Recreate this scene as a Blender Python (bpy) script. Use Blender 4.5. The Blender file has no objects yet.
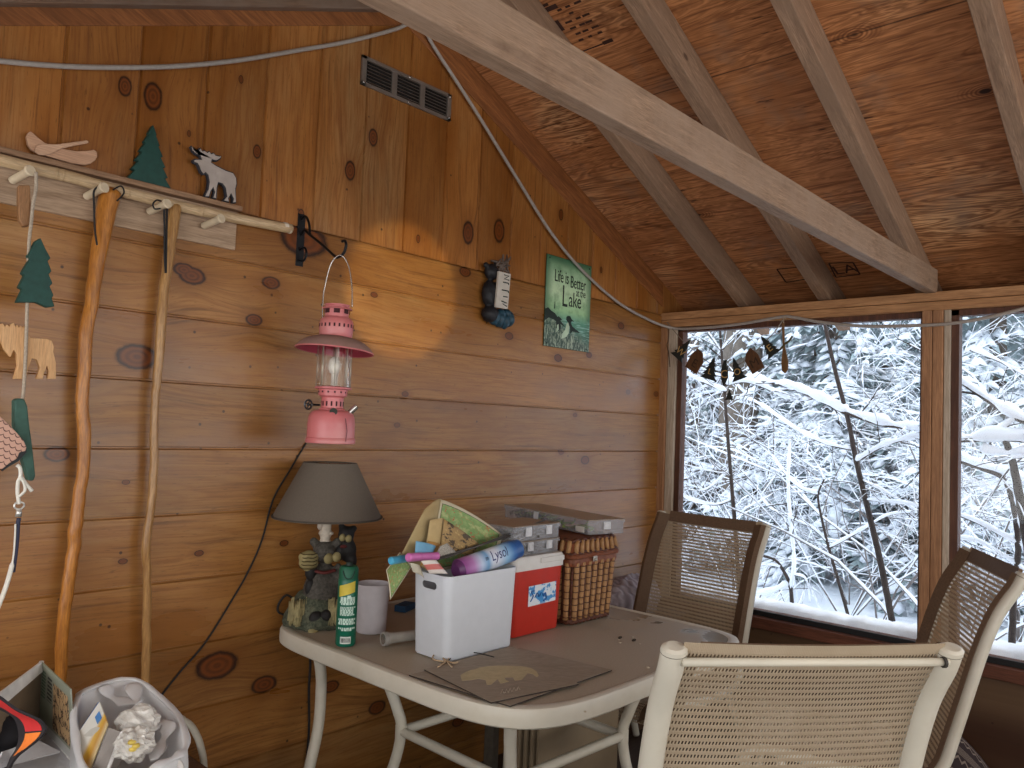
import bpy, bmesh, math, random
import numpy as np
from mathutils import Vector, Matrix, noise as mnoise
R0 = random.Random(7)
PI = math.pi
COL = bpy.context.scene.collection

# ------------------------------------------------------------------ camera model (used for measuring the room off the photograph)
CAM = np.array([-3.833, -2.41, 1.45]); FPX = 785.28
def _rot(yaw, pitch, roll):
    F = np.array([math.cos(yaw)*math.cos(pitch), math.sin(yaw)*math.cos(pitch), math.sin(pitch)])
    r = np.array([math.sin(yaw), -math.cos(yaw), 0.0]); u = np.cross(r, F)
    c, s = math.cos(roll), math.sin(roll)
    return np.array([c*r+s*u, -s*r+c*u, F])
CR = _rot(*[math.radians(a) for a in (42.747, 3.0435, 2.2722)])
def ray(x, y): return CR.T @ np.array([(x-512)/FPX, -(y-384)/FPX, 1.0])
def onY(x, y, Y=0.0):
    d = ray(x, y); return Vector(CAM + d*(Y-CAM[1])/d[1])
def onX(x, y, X=0.0):
    d = ray(x, y); return Vector(CAM + d*(X-CAM[0])/d[0])
def onZ(x, y, Z):
    d = ray(x, y); return Vector(CAM + d*(Z-CAM[2])/d[2])
def pj(P):
    q = CR @ (np.array(P)-CAM); return (512+FPX*q[0]/q[2], 384-FPX*q[1]/q[2], q[2])
def zat(x, y, py):
    """height above (x, y) that shows at image row py"""
    lo, hi = -1.0, 4.0
    for _ in range(50):
        m = (lo+hi)/2
        if pj((x, y, m))[1] > py: lo = m
        else: hi = m
    return (lo+hi)/2

# ------------------------------------------------------------------ mesh builder
class MB:
    def __init__(s): s.v = []; s.f = []; s.m = []; s.uv = {}; s.mi = 0
    def add(s, vs, fs, mi=None):
        o = len(s.v); s.v += [tuple(v) for v in vs]
        for f in fs: s.f.append(tuple(i+o for i in f)); s.m.append(s.mi if mi is None else mi)
        return o
    def box(s, lo, hi, M=None, mi=None):
        x0, y0, z0 = lo; x1, y1, z1 = hi
        vs = [Vector(p) for p in ((x0,y0,z0),(x1,y0,z0),(x1,y1,z0),(x0,y1,z0),(x0,y0,z1),(x1,y0,z1),(x1,y1,z1),(x0,y1,z1))]
        if M is not None: vs = [M @ v for v in vs]
        s.add(vs, [(0,3,2,1),(4,5,6,7),(0,1,5,4),(1,2,6,5),(2,3,7,6),(3,0,4,7)], mi); return s
    def hexa(s, bot, top, mi=None):
        vs = list(bot)+list(top)
        s.add(vs, [(0,3,2,1),(4,5,6,7),(0,1,5,4),(1,2,6,5),(2,3,7,6),(3,0,4,7)], mi); return s
    def tube(s, pts, r, seg=8, caps=True, mi=None, flat=None):
        pts = [Vector(p) for p in pts]; n = len(pts)
        rs = list(r) if isinstance(r, (list, tuple)) else [r]*n
        up = None; vs = []
        for i, p in enumerate(pts):
            t = (pts[min(i+1, n-1)]-pts[max(i-1, 0)])
            t = t.normalized() if t.length > 1e-9 else Vector((0,0,1))
            if up is None:
                up = Vector((0,0,1)) if abs(t.z) < .9 else Vector((1,0,0))
            a = t.cross(up)
            if a.length < 1e-6: a = t.orthogonal()
            a.normalize(); b = a.cross(t).normalized(); up = b
            fa, fb = flat if flat else (1, 1)
            for k in range(seg):
                w = 2*PI*k/seg
                vs.append(p + a*(math.cos(w)*rs[i]*fa) + b*(math.sin(w)*rs[i]*fb))
        fs = []
        for i in range(n-1):
            for k in range(seg):
                k2 = (k+1) % seg
                fs.append((i*seg+k, i*seg+k2, (i+1)*seg+k2, (i+1)*seg+k))
        if caps:
            fs.append(tuple(reversed(range(seg)))); fs.append(tuple((n-1)*seg+k for k in range(seg)))
        s.add(vs, fs, mi); return s
    def lathe(s, prof, c=(0,0,0), seg=32, M=None, mi=None, capb=True, capt=True, arc=None):
        c = Vector(c); vs = []; n = len(prof)
        for r, z in prof:
            for k in range(seg):
                w = 2*PI*k/seg; v = Vector((r*math.cos(w), r*math.sin(w), z))
                vs.append((M @ v if M is not None else v)+c)
        fs = [(i*seg+k, i*seg+(k+1) % seg, (i+1)*seg+(k+1) % seg, (i+1)*seg+k) for i in range(n-1) for k in range(seg)]
        if capb: fs.append(tuple(reversed(range(seg))))
        if capt: fs.append(tuple((n-1)*seg+k for k in range(seg)))
        s.add(vs, fs, mi); return s
    def blob(s, c, r, seg=12, rings=8, M=None, mi=None, rough=0, fr=8):
        c = Vector(c); r = (r, r, r) if isinstance(r, (int, float)) else r
        vs = []
        for i in range(1, rings):
            ph = PI*i/rings
            for k in range(seg):
                w = 2*PI*k/seg
                vs.append(Vector((math.sin(ph)*math.cos(w), math.sin(ph)*math.sin(w), math.cos(ph))))
        vs += [Vector((0,0,1)), Vector((0,0,-1))]
        if rough: vs = [v*(1+rough*mnoise.noise((v+c)*fr)) for v in vs]
        vs = [Vector((v.x*r[0], v.y*r[1], v.z*r[2])) for v in vs]
        if M is not None: vs = [M @ v for v in vs]
        vs = [v+c for v in vs]
        T = (rings-1)*seg; fs = []
        for i in range(rings-2):
            for k in range(seg):
                k2 = (k+1) % seg; fs.append((i*seg+k, (i+1)*seg+k, (i+1)*seg+k2, i*seg+k2))
        for k in range(seg):
            k2 = (k+1) % seg; fs.append((T, k, k2)); fs.append((T+1, (rings-2)*seg+k2, (rings-2)*seg+k))
        s.add(vs, fs, mi); return s
    def prism(s, poly, d, mi=None):
        """poly: 3-D points of a flat outline; d: extrusion vector"""
        d = Vector(d); a = [Vector(p) for p in poly]; n = len(a)
        nn = Vector((0,0,0))
        for i in range(n): nn += a[i].cross(a[(i+1) % n])
        if nn.dot(d) > 0: a.reverse()
        s.add(a+[p+d for p in a], [tuple(range(n)), tuple(reversed(range(n, 2*n)))]+[(i, i+n, (i+1) % n+n, (i+1) % n) for i in range(n)], mi); return s
    def sheet(s, rows, mi=None):
        nr, nc = len(rows), len(rows[0])
        s.add([p for r in rows for p in r], [(i*nc+j, i*nc+j+1, (i+1)*nc+j+1, (i+1)*nc+j) for i in range(nr-1) for j in range(nc-1)], mi); return s
    def mesh(s, me, M=None, mi=None):
        s.add([(M @ v.co if M is not None else v.co) for v in me.vertices], [tuple(p.vertices) for p in me.polygons], mi); return s
    def build(s, name, mats, parent=None, smooth=False, bevel=0, solid=0, uvf=None, sub=0, remesh=0, seg=2, autos=False):
        me = bpy.data.meshes.new(name); me.from_pydata([tuple(v) for v in s.v], [], s.f); me.update()
        if not isinstance(mats, (list, tuple)): mats = [mats]
        for m in mats: me.materials.append(m)
        for p, mi in zip(me.polygons, s.m): p.material_index = min(mi, len(mats)-1); p.use_smooth = smooth
        if uvf:
            uv = me.uv_layers.new(name='UVMap')
            for l in me.loops: uv.data[l.index].uv = uvf(l.vertex_index, Vector(me.vertices[l.vertex_index].co))
        o = bpy.data.objects.new(name, me); COL.objects.link(o)
        if parent is not None:
            o.parent = parent; o.matrix_parent_inverse = Matrix.Translation(-parent.location)
        if solid:
            k = o.modifiers.new('solid', 'SOLIDIFY'); k.thickness = solid; k.offset = 0
        if remesh:
            k = o.modifiers.new('remesh', 'REMESH'); k.mode = 'VOXEL'; k.voxel_size = remesh; k.use_smooth_shade = True
            k = o.modifiers.new('smooth', 'SMOOTH'); k.iterations = 4; k.factor = .5
        if sub:
            k = o.modifiers.new('sub', 'SUBSURF'); k.levels = sub; k.render_levels = sub
        if bevel:
            k = o.modifiers.new('bevel', 'BEVEL'); k.width = bevel; k.segments = seg; k.limit_method = 'ANGLE'; k.angle_limit = math.radians(40)
        if autos:
            for p in me.polygons: p.use_smooth = True
            try: me.set_sharp_from_angle(angle=math.radians(38))
            except Exception: pass
        return o

def thing(name, label, cat, loc=(0,0,0), group=None):
    o = bpy.data.objects.new(name, None); COL.objects.link(o); o.location = loc; o.empty_display_size = .05
    o['label'] = label; o['category'] = cat
    if group: o['group'] = group
    return o
def tag(o, label, cat, group=None, kind=None):
    o['label'] = label; o['category'] = cat
    if group: o['group'] = group
    if kind: o['kind'] = kind
    return o
def struct(o, label=None):
    o['kind'] = 'structure'
    if label: o['label'] = label
    return o
def dup(root, loc, rotz=0, label=None, scale=None):
    r = root.copy(); COL.objects.link(r); r.location = loc; r.rotation_euler = (0, 0, rotz)
    if scale: r.scale = scale
    if label: r['label'] = label
    for ch in list(root.children):
        c = ch.copy(); COL.objects.link(c); c.parent = r
        for g in list(ch.children):
            d = g.copy(); COL.objects.link(d); d.parent = c
    return r
def sub_of(o, part):
    """make o a child of the part (both built in world coordinates)"""
    o.parent = part; o.matrix_parent_inverse = Matrix.Identity(4); return o
def crv(pts, n=6):
    """Catmull-Rom through pts"""
    P = [Vector(p) for p in pts]; out = []
    for i in range(len(P)-1):
        a, b, c, d = P[max(i-1,0)], P[i], P[i+1], P[min(i+2, len(P)-1)]
        for k in range(n):
            t = k/n
            out.append(.5*((2*b)+(c-a)*t+(2*a-5*b+4*c-d)*t*t+(3*b-a-3*c+d)*t**3))
    out.append(P[-1]); return out
def text_mesh(body, size, align='CENTER', extrude=.0004, spacing=1.0, shear=0, fine=0):
    cu = bpy.data.curves.new('lettering', 'FONT'); cu.body = body; cu.size = size; cu.align_x = align; cu.align_y = 'CENTER'
    cu.extrude = extrude; cu.space_character = spacing; cu.shear = shear; cu.resolution_u = 3
    o = bpy.data.objects.new('lettering', cu); COL.objects.link(o)
    dg = bpy.context.evaluated_depsgraph_get(); me = bpy.data.meshes.new_from_object(o.evaluated_get(dg))
    bpy.data.objects.remove(o); bpy.data.curves.remove(cu)
    if fine:
        bm = bmesh.new(); bm.from_mesh(me); bmesh.ops.triangulate(bm, faces=bm.faces)
        for _ in range(5):
            es = [e for e in bm.edges if e.calc_length() > fine]
            if not es: break
            bmesh.ops.subdivide_edges(bm, edges=es, cuts=1); bmesh.ops.triangulate(bm, faces=[f for f in bm.faces if len(f.verts) > 3])
        bm.to_mesh(me); bm.free()
    return me
def frame(o, x, y):
    """4x4 matrix with origin o, x axis x, y axis towards y"""
    x = Vector(x).normalized(); y = Vector(y); z = x.cross(y).normalized(); y = z.cross(x)
    return Matrix(((x.x,y.x,z.x,o[0]),(x.y,y.y,z.y,o[1]),(x.z,y.z,z.z,o[2]),(0,0,0,1)))

# ------------------------------------------------------------------ materials
def lin(h):
    if isinstance(h, str):
        h = h.lstrip('#'); c = [int(h[i:i+2], 16)/255 for i in (0, 2, 4)]
        return tuple((x/12.92 if x <= .04045 else ((x+.055)/1.055)**2.4) for x in c)
    return tuple(h[:3])
class NT:
    def __init__(s, name):
        s.mat = bpy.data.materials.new(name); s.mat.use_nodes = True; s.t = s.mat.node_tree; s.t.nodes.clear()
        s.out = s.n('ShaderNodeOutputMaterial')
    def n(s, ty, **kw):
        o = s.t.nodes.new(ty)
        for k, v in kw.items(): setattr(o, k, v)
        return o
    def l(s, a, b): s.t.links.new(a, b)
    def put(s, sock, v):
        if hasattr(v, 'is_linked'): s.l(v, sock)
        else: sock.default_value = v
    def math(s, op, a, b=0.0, c=None, clamp=False):
        m = s.n('ShaderNodeMath', operation=op, use_clamp=clamp); s.put(m.inputs[0], a); s.put(m.inputs[1], b)
        if c is not None: s.put(m.inputs[2], c)
        return m.outputs[0]
    def ramp(s, fac, stops, interp='LINEAR'):
        r = s.n('ShaderNodeValToRGB'); r.color_ramp.interpolation = interp; e = r.color_ramp.elements
        while len(e) < len(stops): e.new(.5)
        for k, (p, c) in zip(e, stops):
            k.position = p; k.color = (c[0], c[1], c[2], 1) if not isinstance(c, (int, float)) else (c, c, c, 1)
        s.put(r.inputs[0], fac); return r.outputs[0]
    def mix(s, f, a, b, mode='MIX'):
        m = s.n('ShaderNodeMix', data_type='RGBA', blend_type=mode); s.put(m.inputs[0], f)
        for k, v in ((6, a), (7, b)): s.put(m.inputs[k], v if hasattr(v, 'is_linked') else (v[0], v[1], v[2], 1))
        return m.outputs[2]
    def coord(s, which='Object'): return s.n('ShaderNodeTexCoord').outputs[which]
    def xyz(s, v):
        k = s.n('ShaderNodeSeparateXYZ'); s.l(v, k.inputs[0]); return k.outputs
    def comb(s, x, y, z):
        k = s.n('ShaderNodeCombineXYZ'); s.put(k.inputs[0], x); s.put(k.inputs[1], y); s.put(k.inputs[2], z); return k.outputs[0]
    def noise(s, vec, scale=5, detail=3, rough=.55, dist=0, out='Fac'):
        k = s.n('ShaderNodeTexNoise'); k.inputs['Scale'].default_value = scale; k.inputs['Detail'].default_value = detail
        k.inputs['Roughness'].default_value = rough; k.inputs['Distortion'].default_value = dist
        if vec is not None: s.l(vec, k.inputs['Vector'])
        return k.outputs[out]
    def white(s, v, dim='1D'):
        k = s.n('ShaderNodeTexWhiteNoise', noise_dimensions=dim); s.put(k.inputs['W' if dim == '1D' else 'Vector'], v); return k.outputs['Value']
    def bsdf(s, col, rough=.6, metal=0, bump=None, bstr=.2, bdist=.002, spec=.4, **kw):
        b = s.n('ShaderNodeBsdfPrincipled')
        s.put(b.inputs['Base Color'], col if hasattr(col, 'is_linked') else (col[0], col[1], col[2], 1))
        s.put(b.inputs['Roughness'], rough); b.inputs['Metallic'].default_value = metal; b.inputs['Specular IOR Level'].default_value = spec
        for k, v in kw.items(): s.put(b.inputs[k.replace('_', ' ')], v)
        if bump is not None:
            k = s.n('ShaderNodeBump'); k.inputs['Strength'].default_value = bstr; k.inputs['Distance'].default_value = bdist
            s.l(bump, k.inputs['Height']); s.l(k.outputs[0], b.inputs['Normal'])
        return b.outputs[0]
    def done(s, sh): s.l(sh, s.out.inputs['Surface']); return s.mat

def plain(name, col, rough=.55, metal=0, var=.12, scale=30, bump=0, spec=.4, dirt=None, **kw):
    """solid colour with a slight mottling"""
    t = NT(name); c = lin(col); co = t.coord()
    nz = t.noise(co, scale, 3)
    k = t.ramp(nz, [(.3, [x*(1-var) for x in c]), (.7, [min(1, x*(1+var)) for x in c])])
    if dirt:
        f = t.ramp(t.noise(co, scale*.25, 5, .7), [(.5, 0.0), (.72, .75)]); k = t.mix(f, k, lin(dirt))
    return t.done(t.bsdf(k, rough, metal, nz if bump else None, bump, .002, spec, **kw))

def timber(name, light, dark, axis=(1,0,0), rough=.65, stretch=14, scale=3.0, bump=.25, knots=True, var=.25, weather=None, wsc=3, knot_col='#3a1c0c'):
    """sawn timber, grain along axis (world direction)"""
    t = NT(name); co = t.coord(); a = Vector(axis).normalized()
    d = t.n('ShaderNodeVectorMath', operation='DOT_PRODUCT'); t.l(co, d.inputs[0]); d.inputs[1].default_value = a
    along = d.outputs['Value']
    sc = t.n('ShaderNodeVectorMath', operation='SCALE'); sc.inputs[0].default_value = a; t.l(along, sc.inputs['Scale'])
    ac = t.n('ShaderNodeVectorMath', operation='SUBTRACT'); t.l(co, ac.inputs[0]); t.l(sc.outputs[0], ac.inputs[1])
    st = t.n('ShaderNodeVectorMath', operation='SCALE'); t.l(ac.outputs[0], st.inputs[0]); st.inputs['Scale'].default_value = stretch
    v = t.n('ShaderNodeVectorMath', operation='ADD'); t.l(st.outputs[0], v.inputs[0]); t.l(sc.outputs[0], v.inputs[1])
    big = t.noise(v.outputs[0], scale, 6, .62, .6)
    fine = t.noise(v.outputs[0], scale*6, 4, .6)
    L, D = lin(light), lin(dark)
    c = t.ramp(big, [(.25, D), (.5, [x*.5+y*.5 for x, y in zip(L, D)]), (.72, L)])
    c = t.mix(t.ramp(fine, [(.35, .55), (.6, 0.0)]), c, [x*.6 for x in D])
    if knots:
        vo = t.n('ShaderNodeTexVoronoi'); vo.inputs['Scale'].default_value = 2.6
        v2 = t.n('ShaderNodeVectorMath', operation='ADD'); s2 = t.n('ShaderNodeVectorMath', operation='SCALE'); s2.inputs['Scale'].default_value = 2.0
        t.l(ac.outputs[0], s2.inputs[0]); t.l(s2.outputs[0], v2.inputs[0]); t.l(sc.outputs[0], v2.inputs[1]); t.l(v2.outputs[0], vo.inputs['Vector'])
        c = t.mix(t.ramp(vo.outputs['Distance'], [(.035, 1.0), (.06, 0.0)]), c, lin(knot_col))
    if weather:
        c = t.mix(t.ramp(t.noise(co, wsc, 5, .7), [(.35, 0.0), (.62, .85)]), c, lin(weather))
    return t.done(t.bsdf(c, rough, 0, fine, bump, .002))

def pine_boards(name, horizontal, pitch, off, knots, base, rough=.5):
    """stained knotty pine boards; each board has its own tone; knots: (along, across, size)"""
    t = NT(name); X = t.xyz(t.coord())
    u, w = (X[0], X[2]) if horizontal else (X[2], X[0])
    bid = t.math('FLOOR', t.math('DIVIDE', t.math('SUBTRACT', w, off), pitch))
    r1 = t.white(t.math('ADD', bid, 3.37)); r2 = t.white(t.math('ADD', bid, 41.9))
    m = None; shift = None
    for (ka, kc, ks) in knots:
        du = t.math('MULTIPLY', t.math('SUBTRACT', u, ka), .62/ks); dw = t.math('MULTIPLY', t.math('SUBTRACT', w, kc), 1/ks)
        d = t.math('SQRT', t.math('MULTIPLY_ADD', du, du, t.math('MULTIPLY', dw, dw)))
        dw2 = t.math('SUBTRACT', w, kc)
        e = t.math('MULTIPLY', t.math('POWER', 2.718, t.math('MULTIPLY', d, -.55)), dw2)
        shift = e if shift is None else t.math('ADD', shift, e)
        m = d if m is None else t.math('MINIMUM', m, d)
    w2 = t.math('MULTIPLY_ADD', shift, 1.6, w)
    uo = t.math('MULTIPLY_ADD', r1, 37.0, u)
    # growth rings cut lengthwise: smooth long waves
    wob = t.noise(t.comb(t.math('MULTIPLY', uo, 1.1), t.math('MULTIPLY', w2, 5.0), t.math('MULTIPLY', r2, 9)), 1.0, 3, .5)
    ph = t.math('ADD', t.math('MULTIPLY', w2, 26.0), t.math('MULTIPLY', wob, 9.0))
    wave = t.math('MULTIPLY_ADD', t.math('SINE', t.math('MULTIPLY', ph, 6.283)), .5, .5)
    fine = t.noise(t.comb(t.math('MULTIPLY', uo, 5.0), t.math('MULTIPLY', w2, 150.0), r2), 1.0, 4, .6)
    blot = t.noise(t.comb(t.math('MULTIPLY', uo, 1.6), t.math('MULTIPLY', w, 5.0), r1), 1.0, 4, .6)
    B = lin(base)
    light = [min(1, x*y) for x, y in zip(B, (1.27, 1.31, 1.36))]; dark = [x*y for x, y in zip(B, (.70, .58, .45))]
    c = t.ramp(blot, [(.28, dark), (.52, B), (.74, light)])
    age = t.noise(t.comb(t.math('MULTIPLY', u, .8), t.math('MULTIPLY', w, 2.5), r1), 1.0, 4, .65)
    c = t.mix(t.ramp(age, [(.5, 0.0), (.7, .45)]), c, lin('#937853'))
    c = t.mix(t.math('MULTIPLY', t.math('POWER', wave, 3.0), t.ramp(blot, [(.3, .10), (.7, .55)])), c, dark)
    c = t.mix(t.ramp(fine, [(.36, .75), (.52, 0.0)]), c, dark)
    streak = t.noise(t.comb(t.math('MULTIPLY', uo, 2.2), t.math('MULTIPLY', w2, 60.0), r1), 1.0, 5, .7)
    c = t.mix(t.ramp(streak, [(.56, 0.0), (.70, .75)]), c, [x*.5 for x in dark])
    pore = t.noise(t.comb(t.math('MULTIPLY', uo, 30.0), t.math('MULTIPLY', w2, 260.0), r2), 1.0, 2, .6)
    c = t.mix(t.ramp(pore, [(.62, 0.0), (.72, .55)]), c, [x*.45 for x in dark])
    blot2 = t.noise(t.comb(t.math('MULTIPLY', uo, 3.5), t.math('MULTIPLY', w, 14.0), r2), 1.0, 5, .65)
    c = t.mix(t.ramp(blot2, [(.52, 0.0), (.75, .5)]), c, [x*.75 for x in dark])
    # tone per board
    tone = t.math('MULTIPLY_ADD', r2, .30, .84)
    c = t.mix(1.0, c, t.comb(tone, t.math('MULTIPLY_ADD', r1, .04, tone), t.math('MULTIPLY_ADD', r1, .08, tone)), 'MULTIPLY')
    # dark resin specks
    vo = t.n('ShaderNodeTexVoronoi'); vo.inputs['Scale'].default_value = 13; t.l(t.coord(), vo.inputs['Vector'])
    c = t.mix(t.ramp(vo.outputs['Distance'], [(.045, .85), (.075, 0.0)]), c, lin('#2c1409'))
    # knots
    rings = t.math('MULTIPLY_ADD', t.math('SINE', t.math('MULTIPLY', m, 16.0)), .5, .5)
    kc_ = t.mix(t.math('MULTIPLY', rings, t.noise(t.coord(), 25, 3)), lin('#70390f'), lin('#3a1b09'))
    halo = t.ramp(t.math('DIVIDE', m, 4.0), [(.22, .7), (.32, .32), (.75, 0.0)])
    c = t.mix(halo, c, lin('#67380f'))
    jag = t.math('ADD', m, t.math('MULTIPLY', t.math('SUBTRACT', t.noise(t.coord(), 45, 4, .7), .5), .30))
    c = t.mix(t.math('LESS_THAN', jag, 1.0), c, kc_)
    c = t.mix(t.ramp(t.math('ABSOLUTE', t.math('SUBTRACT', jag, .95)), [(.0, .95), (.2, 0.0)]), c, lin('#241005'))
    rr = t.ramp(blot, [(.3, rough-.08), (.7, rough+.1)])
    return t.done(t.bsdf(c, rr, 0, fine, .22, .0014, .5))
# ================================================================== THE PORCH
PITCH = .2035; ZB = 2.115            # plank height; line where the boards turn upright
def wk(px, py, s): p = onY(px, py); return (p.x, p.z, s)
KH = [wk(183,270,.020), wk(191,276,.026), wk(270,283,.020), wk(253,320,.018), wk(136,357,.036), wk(373,295,.010), wk(508,336,.016),
      wk(216,665,.042), wk(263,684,.028), wk(56,454,.020), wk(584,460,.020), wk(396,425,.009), wk(303,240,.056), wk(464,272,.020),
      wk(557,358,.017), wk(627,392,.012), wk(620,326,.017), wk(574,415,.010), wk(125,482,.007), wk(330,686,.020), wk(376,707,.024),
      wk(457,721,.020), wk(283,543,.010), wk(588,355,.014), wk(122,561,.008), wk(655,394,.014), wk(198,553,.009), wk(404,394,.010), wk(560,452,.012)]
KV = [wk(152,97,.026), wk(124,87,.018), wk(498,231,.032), wk(467,233,.030), wk(417,239,.010), wk(256,152,.014), wk(349,171,.022), wk(372,138,.020),
      wk(240,80,.008), wk(188,134,.006), wk(300,215,.012), wk(560,215,.016), wk(600,270,.010)]
KH = [(a, c, s) for a, c, s in KH]
KV2 = [(c, a, s) for a, c, s in KV]
M_pineH = pine_boards('pine_planks', True, PITCH, 1.952, KH, '#966531', .33)
M_pineV = pine_boards('pine_upright_boards', False, .205, -3.127, KV2, '#9b632d', .38)
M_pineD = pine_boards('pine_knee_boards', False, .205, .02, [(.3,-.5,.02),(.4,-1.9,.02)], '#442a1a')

def board_wall(name, mat, spans, horiz, lo, hi, topf=None):
    """boards with eased edges, V groove between them. horiz: boards stacked in z; else side by side in x with sloped tops"""
    b = MB(); g = .0035; d = .007
    for s0, s1 in spans:
        if horiz:
            prof = [(s0, 0), (s0+.001, 0), (s0+.003, -d), (s1-.007, -d), (s1-.003, 0), (s1, 0)]   # (z, y)
            a = [Vector((lo, y, z)) for z, y in prof]; c = [Vector((hi, y, z)) for z, y in prof]
            b.add(a+c, [(i, i+1, len(prof)+i+1, len(prof)+i) for i in range(len(prof)-1)])
        else:
            prof = [(s0, 0), (s0+.002, 0), (s0+.006, -d), (s1-.006, -d), (s1-.002, 0), (s1, 0)]
            a = [Vector((x, y, lo)) for x, y in prof]; c = [Vector((x, y, topf(x))) for x, y in prof]
            b.add(a+c, [(i, i+1, len(prof)+i+1, len(prof)+i) for i in range(len(prof)-1)])
    n = len(b.v)
    return b
XL = -4.35; YB = -4.6
under = lambda x: 2.16-.442*x if x > -1.93 else 3.013+.412*(x+1.93)      # rafter undersides
ceilz = lambda x: (2.16-.442*x if x > -1.93 else 3.013+.412*(x+1.93))+.135
b = board_wall('w', None, [(1.952, ZB)]+[(1.952-PITCH*(k+1), 1.952-PITCH*k) for k in range(10)], True, XL, 0)
b.box((XL, .004, -.13), (0.0, .03, ZB))
struct(b.build('wall_left', M_pineH), 'knotty pine plank wall behind the table')
b = board_wall('w', None, [(-4.357+.205*k, -4.357+.205*(k+1)) for k in range(22) if -4.357+.205*k < 0], False, ZB+.001, 3.1, lambda x: ceilz(x)+.02)
b.box((XL, .004, ZB), (0, .03, 2.3))
b.box((0, .0, 2.10), (.40, .03, 2.30)); b.prism([(XL,.004,ZB),(0,.004,ZB),(0,.004,ceilz(0)),(-1.93,.004,ceilz(-1.93)),(XL,.004,ceilz(XL))], (0,.03,0))
struct(b.build('wall_left_gable', M_pineV), 'upright pine boards filling the gable')

M_floor = timber('floor_boards', '#4b3626', '#2c1e14', (1,0,0), .7)
b = MB(); b.box((XL, YB, -.05), (.09, .03, 0)); struct(b.build('floor', M_floor), 'dark porch floor')
# ---- roof: plywood, both slopes
M_ply = None
def plywood(name):
    t = NT(name); co = t.coord(); X = t.xyz(co)
    # grain runs along y; flame figure from slow noise in x
    v = t.comb(t.math('MULTIPLY', X[0], 6.0), t.math('MULTIPLY', X[1], .85), t.math('MULTIPLY', X[2], 6.0))
    big = t.noise(v, 1.1, 4, .55, 1.3)
    ph = t.math('MULTIPLY', big, 15.0)
    wave = t.math('MULTIPLY_ADD', t.math('SINE', t.math('MULTIPLY', ph, 6.283)), .5, .5)
    fine = t.noise(t.comb(t.math('MULTIPLY', X[0], 90.0), t.math('MULTIPLY', X[1], 3.0), t.math('MULTIPLY', X[2], 90.0)), 1.0, 4, .6)
    blot = t.noise(co, 1.7, 4, .6)
    c = t.ramp(blot, [(.3, lin('#9a6138')), (.52, lin('#c68656')), (.72, lin('#dfac7c'))])
    c = t.mix(t.math('MULTIPLY', wave, t.ramp(blot, [(.35, .25), (.65, .8)])), c, lin('#693a1e'))
    c = t.mix(t.ramp(fine, [(.36, .6), (.52, 0.0)]), c, lin('#54290f'))
    grey = t.ramp(t.noise(co, 2.6, 4, .65), [(.55, 0.0), (.72, .55)])
    c = t.mix(grey, c, lin('#7d6a5c'))
    vo = t.n('ShaderNodeTexVoronoi'); vo.inputs['Scale'].default_value = 4.4
    t.l(t.comb(X[0], t.math('MULTIPLY', X[1], .55), 0.0), vo.inputs['Vector'])
    d = vo.outputs['Distance']
    ring = t.math('MULTIPLY_ADD', t.math('SINE', t.math('MULTIPLY', d, 190.0)), .5, .5)
    c = t.mix(t.math('MULTIPLY', ring, t.ramp(d, [(.06, .85), (.26, 0.0)])), c, lin('#57290f'))
    c = t.mix(t.ramp(d, [(.040, 1.0), (.065, 0.0)]), c, lin('#2a120a'))
    dash = t.noise(t.comb(t.math('MULTIPLY', X[0], 48.0), t.math('MULTIPLY', X[1], 7.0), 0.0), 1.0, 3, .6)
    c = t.mix(t.ramp(dash, [(.64, 0.0), (.72, .85)]), c, lin('#3a1a0c'))
    seam = t.math('ABSOLUTE', t.math('SUBTRACT', X[0], -1.18))
    c = t.mix(t.ramp(seam, [(.0005, .9), (.0022, 0.0)]), c, lin('#2a130a'))
    return t.done(t.bsdf(c, .62, 0, fine, .2, .001, .3))
M_ply = plywood('roof_plywood')
b = MB()
for x0, x1 in ((-1.93, .42), (XL-.4, -1.93)):
    b.hexa([(x0, YB-.3, ceilz(x0)), (x1, YB-.3, ceilz(x1)), (x1, .4, ceilz(x1)), (x0, .4, ceilz(x0))],
           [(x0, YB-.3, ceilz(x0)+.02), (x1, YB-.3, ceilz(x1)+.02), (x1, .4, ceilz(x1)+.02), (x0, .4, ceilz(x0)+.02)])
struct(b.build('ceiling', M_ply), 'plywood underside of the roof')

M_rafter = timber('weathered_rafter', '#b8967a', '#6a4e3b', (.915,0,-.404), .75, 12, 4.0, .3, True, weather='#8a6f5a')
M_rafterL = timber('rafter_other_slope', '#8f7058', '#5d4433', (.925,0,.381), .75, 12, 2.5, .3, True, weather='#7d6a5c')
M_gable = timber('gable_rafter_wood', '#a5683a', '#74431f', (.915,0,-.404), .6, 12, 2.5, .2, True)
rl = [('roof_rafter', 'weathered grey-brown rafter next to the gable wall, passing behind the long tie beam', -.446, -.500),
      ('roof_rafter', 'grey-brown rafter crossing above the middle of the tie beam, ending over the hanging paddle', -.876, -.938),
      ('roof_rafter', 'grey-brown rafter that ends on the wall plate exactly where the tie beam does', -1.326, -1.386),
      ('roof_rafter', 'knotty rafter in the upper corner beyond the tie beam end, above the second window', -1.838, -1.896),
      ('roof_rafter', None, -2.30, -2.34), ('roof_rafter', None, -2.75, -2.79), ('roof_rafter', None, -3.2, -3.24), ('roof_rafter', None, -3.65, -3.69)]
def rafter_mb(y0, y1, left=False):
    b = MB(); xs = (-1.93, .33) if not left else (XL-.3, -1.93)
    x0, x1 = xs; e = .0
    b.hexa([(x0, y1, under(x0)), (x1, y1, under(x1)), (x1, y0, under(x1)), (x0, y0, under(x0))],
           [(x0, y1, ceilz(x0)), (x1, y1, ceilz(x1)), (x1, y0, ceilz(x1)), (x0, y0, ceilz(x0))])
    return b
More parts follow.
